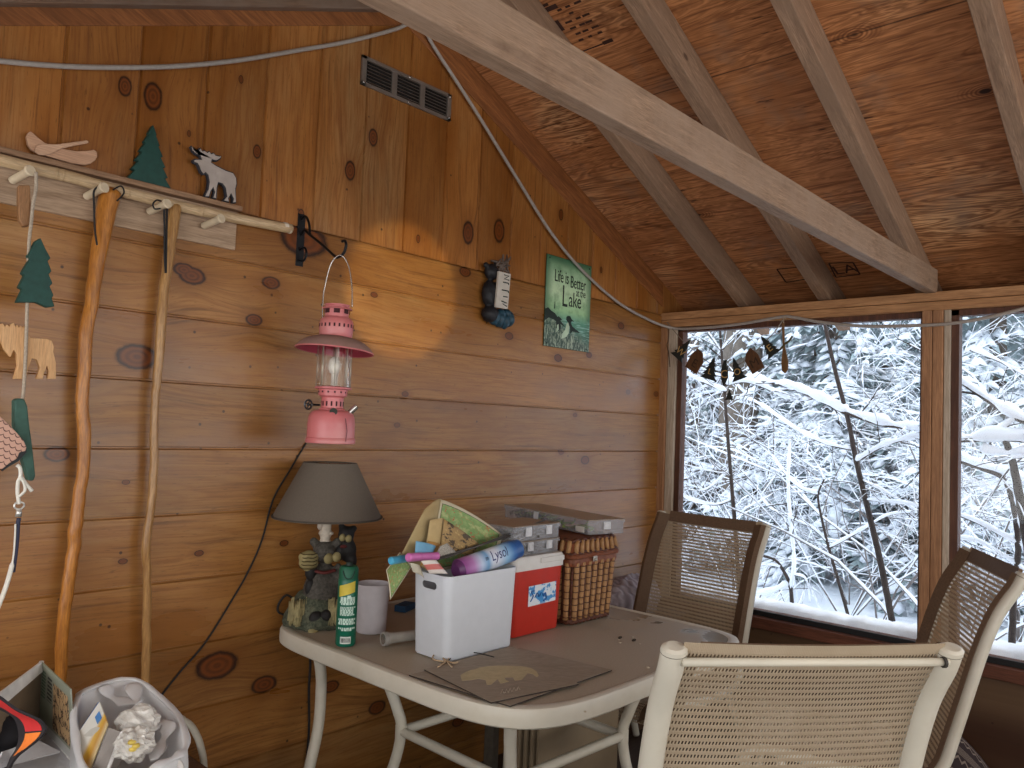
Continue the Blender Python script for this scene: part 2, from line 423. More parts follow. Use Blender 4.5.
for nm, lab, y0, y1 in rl[:4]:
    tag(rafter_mb(y0, y1).build(nm, M_rafter, bevel=.003), lab, 'rafter', 'rafters under the plywood roof')
b = MB()
for nm, lab, y0, y1 in rl[4:]:
    q = rafter_mb(y0, y1); b.add(q.v, q.f)
for nm, lab, y0, y1 in rl:
    q = rafter_mb(y0, y1, True); b.add(q.v, q.f)
struct(b.build('ceiling_rafters_behind', M_rafterL), 'rafters outside the picture')
# rafter nailed flat on the gable boards: reads as a brown band under the plywood
b = MB()
x0, x1 = -1.93, 0.0
b.hexa([(x0, -.013, under(x0)), (x1, -.013, under(x1)), (x1, 0, under(x1)), (x0, 0, under(x0))],
       [(x0, -.013, ceilz(x0)), (x1, -.013, ceilz(x1)), (x1, 0, ceilz(x1)), (x0, 0, ceilz(x0))])
x0, x1 = XL, -1.93
b.hexa([(x0, -.013, under(x0)), (x1, -.013, under(x1)), (x1, 0, under(x1)), (x0, 0, under(x0))],
       [(x0, -.013, ceilz(x0)), (x1, -.013, ceilz(x1)), (x1, 0, ceilz(x1)), (x0, 0, ceilz(x0))])
struct(b.build('trim_1', M_gable, bevel=.002), 'brown rafter board along the gable top'); b = MB()
b.hexa([(x0, -.052, under(x0)+.05), (x1, -.052, under(x1)+.05), (x1, -.013, under(x1)+.05), (x0, -.013, under(x0)+.05)],
       [(x0, -.052, ceilz(x0)), (x1, -.052, ceilz(x1)), (x1, -.013, ceilz(x1)), (x0, -.013, ceilz(x0))])
struct(b.build('trim_11', M_rafterL, bevel=.002), 'board edge coloured pale as if lit, above the brown rafter at the top left')  # the lit underside of this board is put into its wood colour

# ---- tie beam
M_tie = timber('tie_beam_wood', '#b09075', '#6a503d', (1,0,0), .78, 16, 4.5, .5, True, weather='#937a66', wsc=6)
b = MB(); b.box((-3.86, -1.428, 2.119), (.02, -1.378, 2.226))
tag(b.build('collar_tie', M_tie, bevel=.004), 'long weathered tie beam running diagonally across the picture to the window wall', 'beam', kind='thing')

# ---- printed stamps on the plywood
M_ink = plain('stamp_ink', '#3a2118', .8)
nrm = Vector((.442, 0, 1)).normalized()
def onC(px, py, off=.0015):
    d = Vector(ray(px, py)); n = Vector((.442, 0, 1)); c = 2.16+.135; cam = Vector(CAM)
    return cam+d*((c-n.dot(cam))/n.dot(d)) - nrm*off
def ink(b, p, q, r, s_): b.prism([onC(*p), onC(*q), onC(*r), onC(*s_)], -nrm*.0005)
b = MB()
O = onC(578, 22); ey = Vector((0,-1,0)); ex = Vector((-.915,0,.404))
def bar(u, v, w, h):
    P = [O+ey*(u+a*w)+ex*(v+c*h) for a, c in ((-.5,-.5),(.5,-.5),(.5,.5),(-.5,.5))]; b.prism(P, -nrm*.0005)
rr = random.Random(3)
a0, a1 = onC(578, 48), onC(610, 36); ey = (a1-a0).normalized(); ex = ey.cross(nrm).normalized()
if (onC(565, 5)-onC(590, 40)).dot(ex) < 0: ex = -ex
O = onC(594, 42); L = (a1-a0).length
bar(0, -.02, L, .006); bar(L*.35, -.018, L*.3, .016)
for i in range(6):
    for k in range(3):
        if rr.random() < .85: bar((k-1)*L*.28+rr.uniform(-.008,.008), .03+i*.03, L*.2*rr.uniform(.5,1.1), .009)
bar(-L*.65, .12, .05, .05); bar(-L*.45, .20, .06, .02); bar(-L*.6, .22, .05, .012)
st = b
def outline(px):                      # printed rectangle from four pixel corners
    for i in range(4):
        p, q = px[i], px[(i+1) % 4]; A_, B_ = onC(*p), onC(*q); d = (B_-A_).normalized(); n = d.cross(nrm)*.004
        st.prism([A_-n, B_-n, B_+n, A_+n], -nrm*.0005)
outline([(829,263),(853,262),(860,274),(836,277)]); outline([(777,269),(798,267),(806,279),(786,282)])
me = text_mesh('LA', .10, extrude=.0003); c0 = onC(845, 269.5); e1 = (onC(853,268)-onC(838,270)).normalized(); up_ = (onC(843,263)-onC(847,276)).normalized()
st.mesh(me, frame(c0, e1, up_))
tag(st.build('plywood_stamp', M_ink), 'black mill stamps printed on the plywood roof', 'stamp', kind='structure')

# ------------------------------------------------------------------ window wall
M_stud = timber('window_stud', '#bb8a62', '#8a5f40', (0,0,1), .6, 14, 2.2, .2, True)
M_plate = timber('wall_plate', '#c79668', '#94663f', (0,1,0), .6, 14, 2.2, .2, True)
M_pale = timber('pale_stud', '#cfc0ae', '#a5937f', (0,0,1), .7, 14, 2.2, .2, True)
M_redtrim = timber('red_brown_trim', '#7b4a35', '#4f2b1e', (0,1,0), .6, 14, 2.2, .2, False)
M_black = plain('black_gasket', '#1b1a1c', .6)
SILL = .555
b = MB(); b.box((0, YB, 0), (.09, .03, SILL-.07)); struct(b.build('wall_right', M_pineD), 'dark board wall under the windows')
b = MB(); b.box((-.012, YB, SILL-.075), (.1, .03, SILL-.02)); struct(b.build('trim_2', M_redtrim, bevel=.003), 'dark rail under the window sills')
b = MB(); b.box((0, YB, 2.083), (.09, .03, 2.124)); b.box((0.002, YB, 2.041), (.09, .03, 2.081))
b.box((.33, YB, 2.09), (.35, .03, 2.20)); b.box((.09, YB, 2.085), (.35, .03, 2.10))
struct(b.build('trim_3', M_plate, bevel=.003), 'doubled wall plate above the windows')
def post(y0, y1, name):
    b = MB(); b.box((0, y1, SILL-.02), (.09, y0, 2.041)); return struct(b.build(name, M_stud, bevel=.003))
post(0, -.048, 'trim_4'); post(-1.369, -1.412, 'trim_5'); post(-1.414, -1.456, 'trim_6'); post(-2.86, -2.95, 'trim_7'); post(-4.5, YB, 'trim_8')
def pale(y0, y1, name):
    b = MB(); b.box((.012, y1, SILL-.02), (.09, y0, 2.041)); return struct(b.build(name, M_pale, bevel=.002))
pale(-.05, -.098, 'trim_9'); pale(-1.458, -1.482, 'trim_10')
# glazing
t = NT('window_glass'); g = t.n('ShaderNodeBsdfGlossy'); g.inputs['Roughness'].default_value = .02
tr = t.n('ShaderNodeBsdfTransparent'); fr = t.n('ShaderNodeFresnel'); fr.inputs[0].default_value = 1.35
mx = t.n('ShaderNodeMixShader'); t.l(t.math('MULTIPLY', fr.outputs[0], .8), mx.inputs[0]); t.l(tr.outputs[0], mx.inputs[1]); t.l(g.outputs[0], mx.inputs[2])
M_glass = t.done(mx.outputs[0])
M_frame = timber('window_stop', '#6b432f', '#432519', (0,0,1), .6, 14, 2.2, .2, False)
def window(name, y0, y1):
    r = bpy.data.objects.new(name, None); COL.objects.link(r); r['kind'] = 'structure'
    b = MB(); w = .032
    b.box((.03, y0-w, SILL), (.085, y0, 2.041)); b.box((.03, y1, SILL), (.085, y1+w*.4, 2.041)); b.box((.03, y1, 2.014), (.085, y0, 2.041))
    b.box((.03, y1, SILL-.02), (.085, y0, SILL+.004))
    b.build('window_frame', M_frame, r, bevel=.002)
    b = MB(); b.box((.026, y1, SILL-.022), (.034, y0, SILL+.006)); b.build('window_gasket', M_black, r)
    b = MB(); b.box((.062, y1+.004, SILL), (.064, y0-.004, 2.03)); b.build('window_pane', M_glass, r)
    b = MB(); b.box((.085, y1-.02, SILL-.05), (.24, y0+.02, SILL-.012)); b.build('window_sill', M_pale, r, bevel=.003)
window('window_1', -.098, -1.369); window('window_2', -1.482, -2.86); window('window_3', -2.95, -4.5)

# ---- the two sides behind the camera: low walls and wide openings
b = MB(); b.box((XL-.09, YB, 0), (XL, .03, .75)); b.box((XL-.09, YB, 1.9), (XL, .03, 2.05)); b.box((XL-.09, -2.3, .75), (XL, -2.2, 1.9)); struct(b.build('wall_back', M_pineD))
b = MB(); b.box((XL, YB-.09, 0), (.09, YB, .75)); b.prism([(XL,YB-.09,2.1),(.0,YB-.09,2.1),(0,YB-.09,ceilz(0)),(-1.93,YB-.09,ceilz(-1.93)),(XL,YB-.09,ceilz(XL))], (0,.09,0))
b.box((-2.2, YB-.09, .75), (-2.1, YB, 2.1)); struct(b.build('wall_front', M_pineD))
# ================================================================== THINGS ON THE PINE WALL
M_birch = timber('peeled_birch', '#d6bb97', '#ad8f68', (1,0,0), .5, 10, 5, .2, True, knot_col='#8a6a48')
M_greyb = timber('pale_rack_board', '#bda186', '#92765c', (1,0,0), .7, 14, 3, .2, True, knot_col='#70553f')
M_ledge = timber('rack_ledge', '#a58264', '#7d5c42', (1,0,0), .65, 14, 3, .2, False)
M_canoe = timber('sanded_basswood', '#c99f80', '#b58a6c', (1,0,0), .6, 18, 3, .1, False)
M_paddle = timber('sanded_basswood_paddle', '#d1ab8d', '#ba9073', (1,0,0), .6, 18, 3, .1, False)
M_treeg = plain('green_stained_wood', '#163f37', .6, var=.2, scale=50, bump=.2)
M_treeg2 = plain('green_stained_wood_worn', '#38584d', .7, var=.25, scale=40, bump=.2)
M_moosew = plain('whitewashed_tin', '#a99c93', .55, var=.12, scale=60, dirt='#8d8078')
M_moosed = plain('dark_edge_paint', '#2f2f36', .6)
M_iron = plain('black_iron', '#17171a', .45, .4)
M_raww = timber('raw_wood_cutout', '#d9ad7e', '#c4925f', (0,0,1), .6, 14, 5, .1, False)

def wallpoly(px, y): return [onY(x, yy, y) for x, yy in px]
def inset(poly3, d):
    """inset an (x, z) outline at constant y"""
    n = len(poly3); out = []
    ar = sum(poly3[i].x*poly3[(i+1) % n].z-poly3[(i+1) % n].x*poly3[i].z for i in range(n)); sg = 1 if ar > 0 else -1
    for i in range(n):
        a, p, c = poly3[i-1], poly3[i], poly3[(i+1) % n]
        t1 = Vector((p.x-a.x, p.z-a.z)); t2 = Vector((c.x-p.x, c.z-p.z))
        n1 = Vector((-t1.y, t1.x)).normalized(); n2 = Vector((-t2.y, t2.x)).normalized(); m = (n1+n2)
        if m.length < .3: m = n1
        m.normalize(); out.append(Vector((p.x+m.x*d*sg, p.y, p.z+m.y*d*sg)))
    return out

# ---- peg rack
rk = thing('peg_rack', 'pale board rack with a ledge, pole and short pegs on the upper wall', 'rack', (-3.0, 0, 2.0))
XR = -2.596
b = MB(); b.box((-3.62, -.018, 1.985), (XR, -.001, 2.112)); b.build('back_board', M_greyb, rk, bevel=.003)
b = MB(); b.box((-3.62, -.052, 2.108), (XR, -.001, 2.124)); b.build('ledge', M_ledge, rk, bevel=.003)
rpts = [onY(x, y, -.05) for x, y in ((-90,136),(20,165),(70,177),(120,191),(200,211),(291,229))]
rod = MB(); rod.tube(crv(rpts, 8), .0165, 12)
for f in (.1, .33, .36, .52, .62, .8):
    P = crv(rpts, 20); p = P[int(f*(len(P)-1))]; q = P[int(f*(len(P)-1))+1]
    rod.tube([p, p+(q-p).normalized()*.006], .0172, 12)
rd = rod.build('rod', M_birch, rk, smooth=True)
b = MB(); p = onY(289, 229, -.05); b.tube([p, p+Vector((.004,0,0))], .0158, 12); p2 = onY(283,227,-.05); b.tube([p2, p2+Vector((.014,0,.0008))], .0168, 12)
sub_of(b.build('wrapped_end', plain('white_tape', '#cfc3b2', .6)), rd)
M_peg = plain('peg_wood', '#c9b79b', .55, var=.1)
pegpx = [(31,170),(105,187),(168,203),(222,218)]
for (x, y) in pegpx:
    tip = onY(x, y, -.108); back = Vector((tip.x-.02, -.03, tip.z-.018))
    b = MB(); d = (tip-back).normalized()
    b.tube([back, back+(tip-back)*.8, tip-d*.004, tip], [.011, .011, .0155, .013], 12); b.build('peg', M_peg, rk, autos=True)

# ---- figures on the ledge
hull = [(200,140),(212,110),(235,97),(262,118),(290,145),(350,190),(470,232),(600,255),(680,252),(740,243),(765,262),(766,300),(750,330),(715,355),(670,368),(560,352),(350,292),(275,265),(240,245),(212,205)]
pad = [(270,235),(282,210),(300,200),(350,194),(440,198),(520,188),(600,177),(685,165),(703,172),(702,186),(690,191),(600,208),(490,230),(445,255),(400,276),(340,287),(300,280),(275,262)]
cz8 = lambda L: [(x/8, 120+y/8) for x, y in L]
c = thing('canoe_cutout', 'flat pinkish wooden canoe with a paddle across it, on the rack ledge', 'ornament', onY(60,160,-.03))
b = MB(); b.prism(wallpoly(cz8(hull), -.020), (0,-.012,0)); b.build('hull', M_canoe, c, bevel=.002)
b = MB(); b.prism(wallpoly(cz8(pad), -.033), (0,-.007,0)); b.build('paddle', M_paddle, c, bevel=.002)

def pine_poly(o, ex, ez, w, h, tiers=6, trunk=0, notch=.25, seed=0):
    """saw-toothed pine outline, o = middle of the base"""
    r = random.Random(seed); L = []; Rr = []
    for i in range(tiers):
        z0 = h*(1-(i+1)/tiers); z1 = h*(1-i/tiers)
        hw0 = w/2*((i+1)/tiers)**.9; top = w/2*(i/tiers)**.9*(1-notch)
        Rr += [(max(top, .0), z1), (hw0*r.uniform(.95,1.03), z0+h*.012)]
    pts = [(0, h)]+Rr[1:]
    pts = pts+[(-x, z) for x, z in reversed(pts[1:])]
    return [o+ex*x+ez*z for x, z in pts]
EX, EZ = Vector((1,0,0)), Vector((0,0,1))
apex = onY(151, 126, -.025); bw = .132
b = MB(); b.prism(pine_poly(Vector((apex.x, -.022, 2.124)), EX, EZ, bw, apex.z-2.124, 6, 0, .22, 4), (0,-.02,0))
tag(b.build('pine_tree_cutout', M_treeg, bevel=.002), 'flat dark green wooden pine tree standing on the rack ledge', 'ornament')
mo = [(560,130),(572,165),(598,190),(612,158),(630,145),(640,172),(660,166),(680,182),(700,172),(712,192),(732,185),(750,205),(775,210),(800,215),(790,240),(765,257),(742,257),(722,247),(718,265),(760,290),(830,325),(890,345),(918,390),(922,440),(912,480),(916,590),(880,590),(886,555),(872,520),(856,555),(858,585),(805,572),(832,535),(822,470),(800,440),(772,430),(765,470),(760,530),(756,560),(722,550),(736,500),(728,470),(714,500),(700,545),(656,540),(682,480),(692,420),(684,370),(668,352),(655,365),(630,345),(612,300),(600,277),(575,270),(566,245),(590,235),(632,240),(622,215),(590,200),(562,170),(550,140)]
mp = wallpoly([(120+x/8, 130+y/8) for x, y in mo], -.028)
m = thing('moose_cutout', 'whitewashed moose silhouette with dark edges on the rack ledge', 'ornament', onY(215,203,-.03))
b = MB(); b.prism(mp, (0,-.012,0)); b.build('body', M_moosed, m)
b = MB(); b.prism([p+Vector((0,-.0125,0)) for p in inset(mp, .0042)], (0,-.003,0)); b.build('pale_face', M_moosew, m)

# ---- hanging string of cut-outs at the picture's left edge
YS = -.128
M_cord = plain('jute_string', '#a59684', .85, var=.2, scale=200)
h = thing('hanging_cutout_string', 'jute string of wooden cut-outs, pine, moose and fish, hanging at the left edge', 'ornament', onY(28,240,YS))
cp = [(36,172),(36,188),(33,205),(31,225),(29,245),(27,310),(26,345),(24,385),(22,402)]
b = MB(); b.tube(crv([onY(x, y, YS-.012) for x, y in cp], 5), .0042, 8); b.build('string', M_cord, h, smooth=True)
blk = [(18,185),(30,185),(31,203),(30,225),(23,226),(19,220),(18,205)]
b = MB(); b.prism(wallpoly(blk, YS), (.004,.028,0)); b.build('wavy_block', timber('block_wood', '#a87b52', '#7e5634', (0,0,1), .55, 10, 8, .1, False), h, bevel=.003)
tr = [(38,239),(43,250),(48,259),(45,262),(49,272),(46,275),(50,284),(47,287),(51,296),(49,299),(52,307),(45,308),(34,303),(27,303),(14,303),(20,290),(16,288),(22,276),(19,274),(27,260),(25,257),(33,242)]
b = MB(); b.prism(wallpoly(tr, YS-.004), (0,-.022,0)); b.build('pine_tree', M_treeg, h, bevel=.002)
wm = [(-3,333),(-2,325),(1,323.5),(3,327),(5,324.5),(7.5,327),(9,324.5),(12,323),(13.5,327),(15.5,325),(17,327.7),(19,325.8),(21,327.7),(24,325.8),(26,330),(25,334),(29,338),(45,339),(50,341),(52.3,347),(51.5,352),(54,363),(54,379),(46,379),(47,372),(45,366),(42,374),(41,379),(34.5,379),(38,368),(35,360),(30,358.5),(27,367),(24,379),(12,379),(16,366),(15,355),(12,350),(9,357),(3,350),(0,342),(-3,342)]
b = MB(); b.prism(wallpoly(wm, YS+.010), (0,-.016,0)); b.build('wooden_moose', M_raww, h, bevel=.0015)
fs = [(11,400),(15,398),(21,399),(24,406),(26,425),(29,447),(32,475),(30,480),(25,480),(17,452),(11,425)]
b = MB(); b.prism(wallpoly(fs, YS+.004), (0,-.03,0)); b.build('green_fish', M_treeg2, h, bevel=.004)
# pink scaled fish
t = NT('fish_scales'); X = t.xyz(t.coord()); u = t.math('MULTIPLY', X[0], 62); v = t.math('MULTIPLY', X[2], 62)
vv = t.math('ADD', v, t.math('MULTIPLY', u, .55)); row = t.math('FLOOR', vv); uu = t.math('ADD', t.math('SUBTRACT', u, t.math('MULTIPLY', v, .4)), t.math('MULTIPLY', row, .5))
fx = t.math('SUBTRACT', t.math('FRACT', uu), .5); fy = t.math('FRACT', vv)
arc = t.math('SUBTRACT', fy, t.math('MULTIPLY', t.math('MULTIPLY', fx, fx), 1.6))
ln = t.math('LESS_THAN', t.math('ABSOLUTE', t.math('SUBTRACT', arc, .18)), .10)
M_scale = t.done(t.bsdf(t.mix(ln, lin('#c79c88'), lin('#5b3430')), .6))
pf = [(-14,408),(-4,414),(4,421),(14,431),(22,440),(25,447),(24,451),(18,452),(16,458),(8,463),(2,468),(-6,472),(-16,476)]
b = MB(); b.prism(wallpoly(pf, YS-.036), (0,-.014,0)); b.build('pink_fish', M_scale, h, bevel=.003)
b = MB(); b.prism(wallpoly([(18,452),(25,447),(25,452),(17,461),(8,466),(1,471),(1,468),(8,463),(16,458)], YS-.034), (0,-.012,0)); b.build('fish_fringe', M_iron, h)

# ---- white knotted cord with a ring and a striped strap
M_white = plain('white_cord', '#d8d3c8', .8, var=.08, scale=150)
k = thing('knotted_strap', 'white knotted cord with a ring and a navy-and-white strap trailing off the left edge', 'cord', onY(18,490,YS-.055))
Yk = YS-.055
cord = MB()
cord.tube(crv([onY(x, y, Yk) for x, y in ((17,465),(20,468),(20.5,476),(18,482),(17.5,492),(18.5,500),(19,504))], 5), .0045, 8)
cord.tube(crv([onY(x, y, Yk-.004) for x, y in ((20,476),(24,483),(25,490),(22,494),(18,497))], 5), .0035, 8)
cord.tube(crv([onY(x, y, Yk-.002) for x, y in ((21,477),(26,484),(32,491))], 5), [.0045]*10+[.005], 8)
cord.build('white_cord', M_white, k, smooth=True)
rg = MB(); cc = onY(19.2, 505.5, Yk); rg.tube([cc+Vector((math.cos(a)*.011, 0, math.sin(a)*.009)) for a in [2*PI*i/16 for i in range(17)]], .0025, 6)
rg.tube([onY(19.2, 509, Yk), onY(18.5, 516.5, Yk)], [.006, .0075], 10); rg.build('swivel_ring', plain('nickel', '#c9c6c0', .3, .6), k, smooth=True)
st = MB(); st.tube(crv([onY(x, y, Yk) for x, y in ((19,518),(18,524),(17,540),(15,558),(13,572))], 5), [.007, .0095]+[.0085]*19, 8, flat=(.9,.6)); st.build('navy_strap', plain('navy_webbing', '#2c2f45', .7), k, smooth=True)
st = MB(); st.tube(crv([onY(x, y, Yk-.004) for x, y in ((15.5,524),(14.5,545),(12.5,562),(8,580),(1,600),(-10,625))], 5), [.004]*11+[.010]*15, 8, flat=(1,.5)); st.build('white_strap', M_white, k, smooth=True)

# ---- walking sticks
def stick(label, px, w, col, dk, y):
    s = thing('walking_stick', label, 'stick', onY(px[-1][0], px[-1][1], y), 'walking sticks hanging on the rack')
    P = [onY(x, yy, y) for x, yy in px]; P[-1].z = .462
    ws = [onY(x+ww/2, yy, y).x-onY(x-ww/2, yy, y).x for (x, yy), ww in zip(px, w)]
    Q = crv(P, 6); n = len(Q); rs = []
    for i in range(n):
        f = i/(n-1)*(len(ws)-1); a = int(min(f, len(ws)-2)); q = ws[a]+(ws[a+1]-ws[a])*(f-a)
        rs.append(q/2*.92*(1+.05*mnoise.noise(Vector((0, i*.7, w[0])))))
    Q = [p+Vector((.004*mnoise.noise(Vector((i*.4, 1, w[0]))), 0, 0)) for i, p in enumerate(Q)]
    d = (Q[0]-Q[1]).normalized(); Q = [Q[0]+d*.012]+Q; rs = [rs[0]*.55]+rs
    b = MB(); b.tube(Q, rs, 14)
    mat = timber('stick_wood_'+str(len(px)), col, dk, (0,0,1), .28, 9, 5, .25, True, weather=None, knot_col='#6b3d15')
    b.build('shaft', mat, s, smooth=True); return s
s1 = stick('thick crooked honey-coloured walking stick, the left one of the two on the pegs',
      [(110,192),(104,225),(97,262),(92,300),(86,335),(84,375),(82,405),(84,430),(83,470),(78,505),(76,525),(72,560),(66,600),(62,640),(60,690),(58,740),(57,790)],
      [24,20,17,15,15,14.5,13.5,15,13.5,14,15,14,14,13.5,13.5,13,13], '#cf8a3c', '#8d5320', -.055)
s2 = stick('thinner pale walking stick with a black wrist loop, beside the thick honey-coloured one',
      [(175,206),(171,240),(166,275),(162,310),(160,345),(157,380),(155,400),(154,430),(154,470),(150,515),(146,545),(147,580),(147,610),(146,660),(145,720),(144,790)],
      [14,12.5,11,11,10.5,9.5,8.5,9,9,9,9.5,8.5,9,9.5,9.5,9.5], '#c2965f', '#8c6238', -.05)
M_thong = plain('black_thong', '#1c1a1b', .7)
b = MB(); b.tube(crv([onY(x, y, -.085) for x, y in ((163,200),(164,208),(164.5,230),(164.5,255),(165.5,273))], 4), .0028, 6)
b.tube(crv([onY(x, y, -.083) for x, y in ((168,200),(167,212),(166.5,240),(166,273))], 4), .0028, 6)
b.tube(crv([onY(x, y, -.085) for x, y in ((163,202),(157,200),(153,204),(155,209),(162,208))], 4), .0024, 6)
b.build('wrist_loop', M_thong, s2, smooth=True)
b = MB(); b.tube(crv([onY(x, y, -.09) for x, y in ((99,186),(94,191),(94,205),(95,230),(97,245))], 4), .0028, 6); b.tube(crv([onY(x, y, -.088) for x, y in ((113,190),(121,186),(124,193),(117,201))], 4), .0024, 6)
b.build('wrist_loop', M_thong, s1, smooth=True)

# ---- iron bracket and the pink lantern
br = thing('iron_bracket', 'black wrought iron wall bracket with a hook, holding the pink lantern', 'bracket', onY(300,240))
pl0, pl1 = onY(302, 214, -.006), onY(297, 266, -.006)
b = MB(); x = -2.352; b.box((x-.016, -.008, pl1.z), (x+.016, -.001, pl0.z)); b.build('wall_plate', M_iron, br, bevel=.002)
HK = Vector((-2.346, -.245, 2.0))
b = MB(); z0 = pl0.z
b.tube(crv([(x,-.006,z0-.02),(x,-.03,z0-.012),(x,-.055,z0-.04),(x,-.066,z0-.085)], 6), .0045, 8)
b.tube(crv([(x,-.006,z0-.075),(x,-.03,z0-.062),(x,-.066,z0-.083),(x,-.14,z0-.125),(x+.004,-.215,HK.z-.012),(x+.006,-.235,HK.z-.016),(x+.007,-.26,HK.z-.006),(x+.008,-.27,HK.z+.018),(x+.008,-.262,HK.z+.034),(x+.007,-.248,HK.z+.034)], 6), .0048, 8)
b.tube(crv([(x,-.006,z0-.165),(x,-.035,z0-.168),(x,-.05,z0-.148),(x,-.04,z0-.126),(x,-.018,z0-.124),(x,-.006,z0-.128)], 6), .004, 8)
b.build('scroll_arm', M_iron, br, smooth=True)

lz = lambda y: 1.371+(443-y)*.00325
PXR = .00325*.965/2
M_pink = plain('pink_enamel', '#c66f70', .38, var=.10, scale=14, spec=.5, dirt='#b88580')
M_pinkd = plain('pink_enamel_inside', '#a83f52', .5, var=.06)
M_dust = plain('dusty_shade_top', '#94756a', .8, var=.12, scale=20, dirt='#a87a76')
M_nick = plain('nickel_plate', '#b8b2ac', .25, .85)
t = NT('lantern_glass'); gl = t.n('ShaderNodeBsdfGlass'); gl.inputs['Roughness'].default_value = .05; gl.inputs['IOR'].default_value = 1.25
tr_ = t.n('ShaderNodeBsdfTransparent'); tr_.inputs[0].default_value = (.96,.96,.94,1); mx = t.n('ShaderNodeMixShader'); mx.inputs[0].default_value = .55
t.l(tr_.outputs[0], mx.inputs[1]); t.l(gl.outputs[0], mx.inputs[2]); M_lglass = t.done(mx.outputs[0])
Lc = Vector((-2.352, -.25, 0))
ln = thing('pink_lantern', 'pink enamelled camping lantern with a wide shade, hanging from the iron bracket', 'lantern', (Lc.x, Lc.y, lz(443)))
def la(name, prof, mat, seg=40, parent=ln, **kw):
    b = MB(); b.lathe([(r*PXR, lz(y)) for r, y in prof], Lc, seg, **kw); return b.build(name, mat, parent, autos=True)
tank = la('fuel_tank', [(47,443.5),(50.5,443),(51,441),(50,438.5),(49.5,438),(48.5,437.5),(48.2,424),(46.5,417),(42,412.5),(34,410.5),(26,410)], M_pink)
b = MB(); b.tube([Vector((Lc.x+.003, Lc.y-.079, lz(441))), Vector((Lc.x+.006, Lc.y-.0795, lz(430))), Vector((Lc.x-.002, Lc.y-.079, lz(418)))], .0012, 6)
sub_of(b.build('tank_seam', plain('seam_line', '#6a3536', .6)), tank)
la('collar', [(26,411),(27,409),(25,408.5),(22.5,408),(22.5,398),(26,396.5),(29,396),(30,390),(37,389),(37.5,387.5),(30,386.5),(20,386)], M_pink)
dk = plain('vent_slot', '#3c1a1c', .8)
b = MB()
for i in range(14):
    a = 2*PI*i/14
    M_ = Matrix.Translation(Lc+Vector((0,0,0))) @ Matrix.Rotation(a, 4, 'Z'); r = 22.6*PXR
    b.box((r-.002, -.0025, lz(406.2)), (r+.0008, .0025, lz(401.5)), M_); r2 = 29.6*PXR
    b.box((r2-.002, -.0025, lz(393.2)), (r2+.0012, .0025, lz(391.4)), Matrix.Translation(Lc) @ Matrix.Rotation(a+.2, 4, 'Z'))
b.build('vent_slots', dk, ln)
la('glass_globe', [(36,388),(36,343),(35,343),(35,388)], M_lglass, 36, capb=False, capt=False)
b = MB()
for i in range(8):
    a = 2*PI*(i+.3)/8; p = Lc+Vector((math.cos(a)*34*PXR, math.sin(a)*34*PXR, 0)); b.tube([p+Vector((0,0,lz(388))), p+Vector((0,0,lz(346)))], .0022, 8)
b.build('guard_wires', plain('pale_guard', '#c9beae', .3, .5), ln, smooth=True)
b = MB(); b.tube([Lc+Vector((0,0,lz(388))), Lc+Vector((0,0,lz(372)))], .008, 10); b.blob(Lc+Vector((0,0,lz(366))), (.019,.019,.03), 12, 8, rough=.1, fr=40); b.tube([Lc+Vector((.012,0,lz(388))), Lc+Vector((.012,0,lz(345)))], .0025, 6)
b.build('mantle', plain('mantle_white', '#e3dcd2', .8), ln, smooth=True)
# shade tilts a little towards the wall side
Ms = Matrix.Translation(Lc+Vector((0,0,lz(343)))) @ Matrix.Rotation(math.radians(4), 4, 'Y') @ Matrix.Translation(-Lc-Vector((0,0,lz(343))))
def shade(prof, nm, mat):
    b = MB(); b.lathe([(r*PXR, lz(y)) for r, y in prof], Lc, 48, capb=False, capt=False); b.v = [tuple(Ms @ Vector(v)) for v in b.v]; return b.build(nm, mat, ln, smooth=True)
sh = shade([(33,337),(44,338),(60,341),(74,346),(80,350)], 'reflector_shade', M_dust)
sub_of(shade([(80,350),(81.5,350.8),(80,351.6),(79,351)], 'shade_rim', M_pink), sh)
sub_of(shade([(79.5,351),(73,347.5),(60,342.5),(44,339.5),(30,338.5)], 'shade_lining', M_pinkd), sh)
hood = la('vent_hood', [(31,338),(33,337),(34,333),(35,329),(35,324),(33,320),(28,317.5),(24.5,316.5),(24.2,306),(26,305.3),(26,304.3),(10,303.6)], M_pink)
b = MB()
for i in range(22):
    a = 2*PI*i/22; r = 35.0*PXR; b.box((r-.003,-.0028,lz(327.6)), (r+.0006,.0028,lz(324.2)), Matrix.Translation(Lc) @ Matrix.Rotation(a,4,'Z'))
for i in range(7):
    a = 2*PI*i/7+PI*1.3; r = 24.3*PXR; b.box((r-.003,-.0095,lz(313.5)), (r+.0008,.0095,lz(308.4)), Matrix.Translation(Lc) @ Matrix.Rotation(a,4,'Z'))
sub_of(b.build('vent_openings', dk), hood)
b = MB(); b.lathe([(24*PXR,lz(309.3)),(31*PXR,lz(309)),(31.5*PXR,lz(308.4)),(30*PXR,lz(307.6)),(25*PXR,lz(307.4))], Lc, 36, M=Matrix.Identity(3)); b.build('hood_lid_ring', M_pink, ln, autos=True)
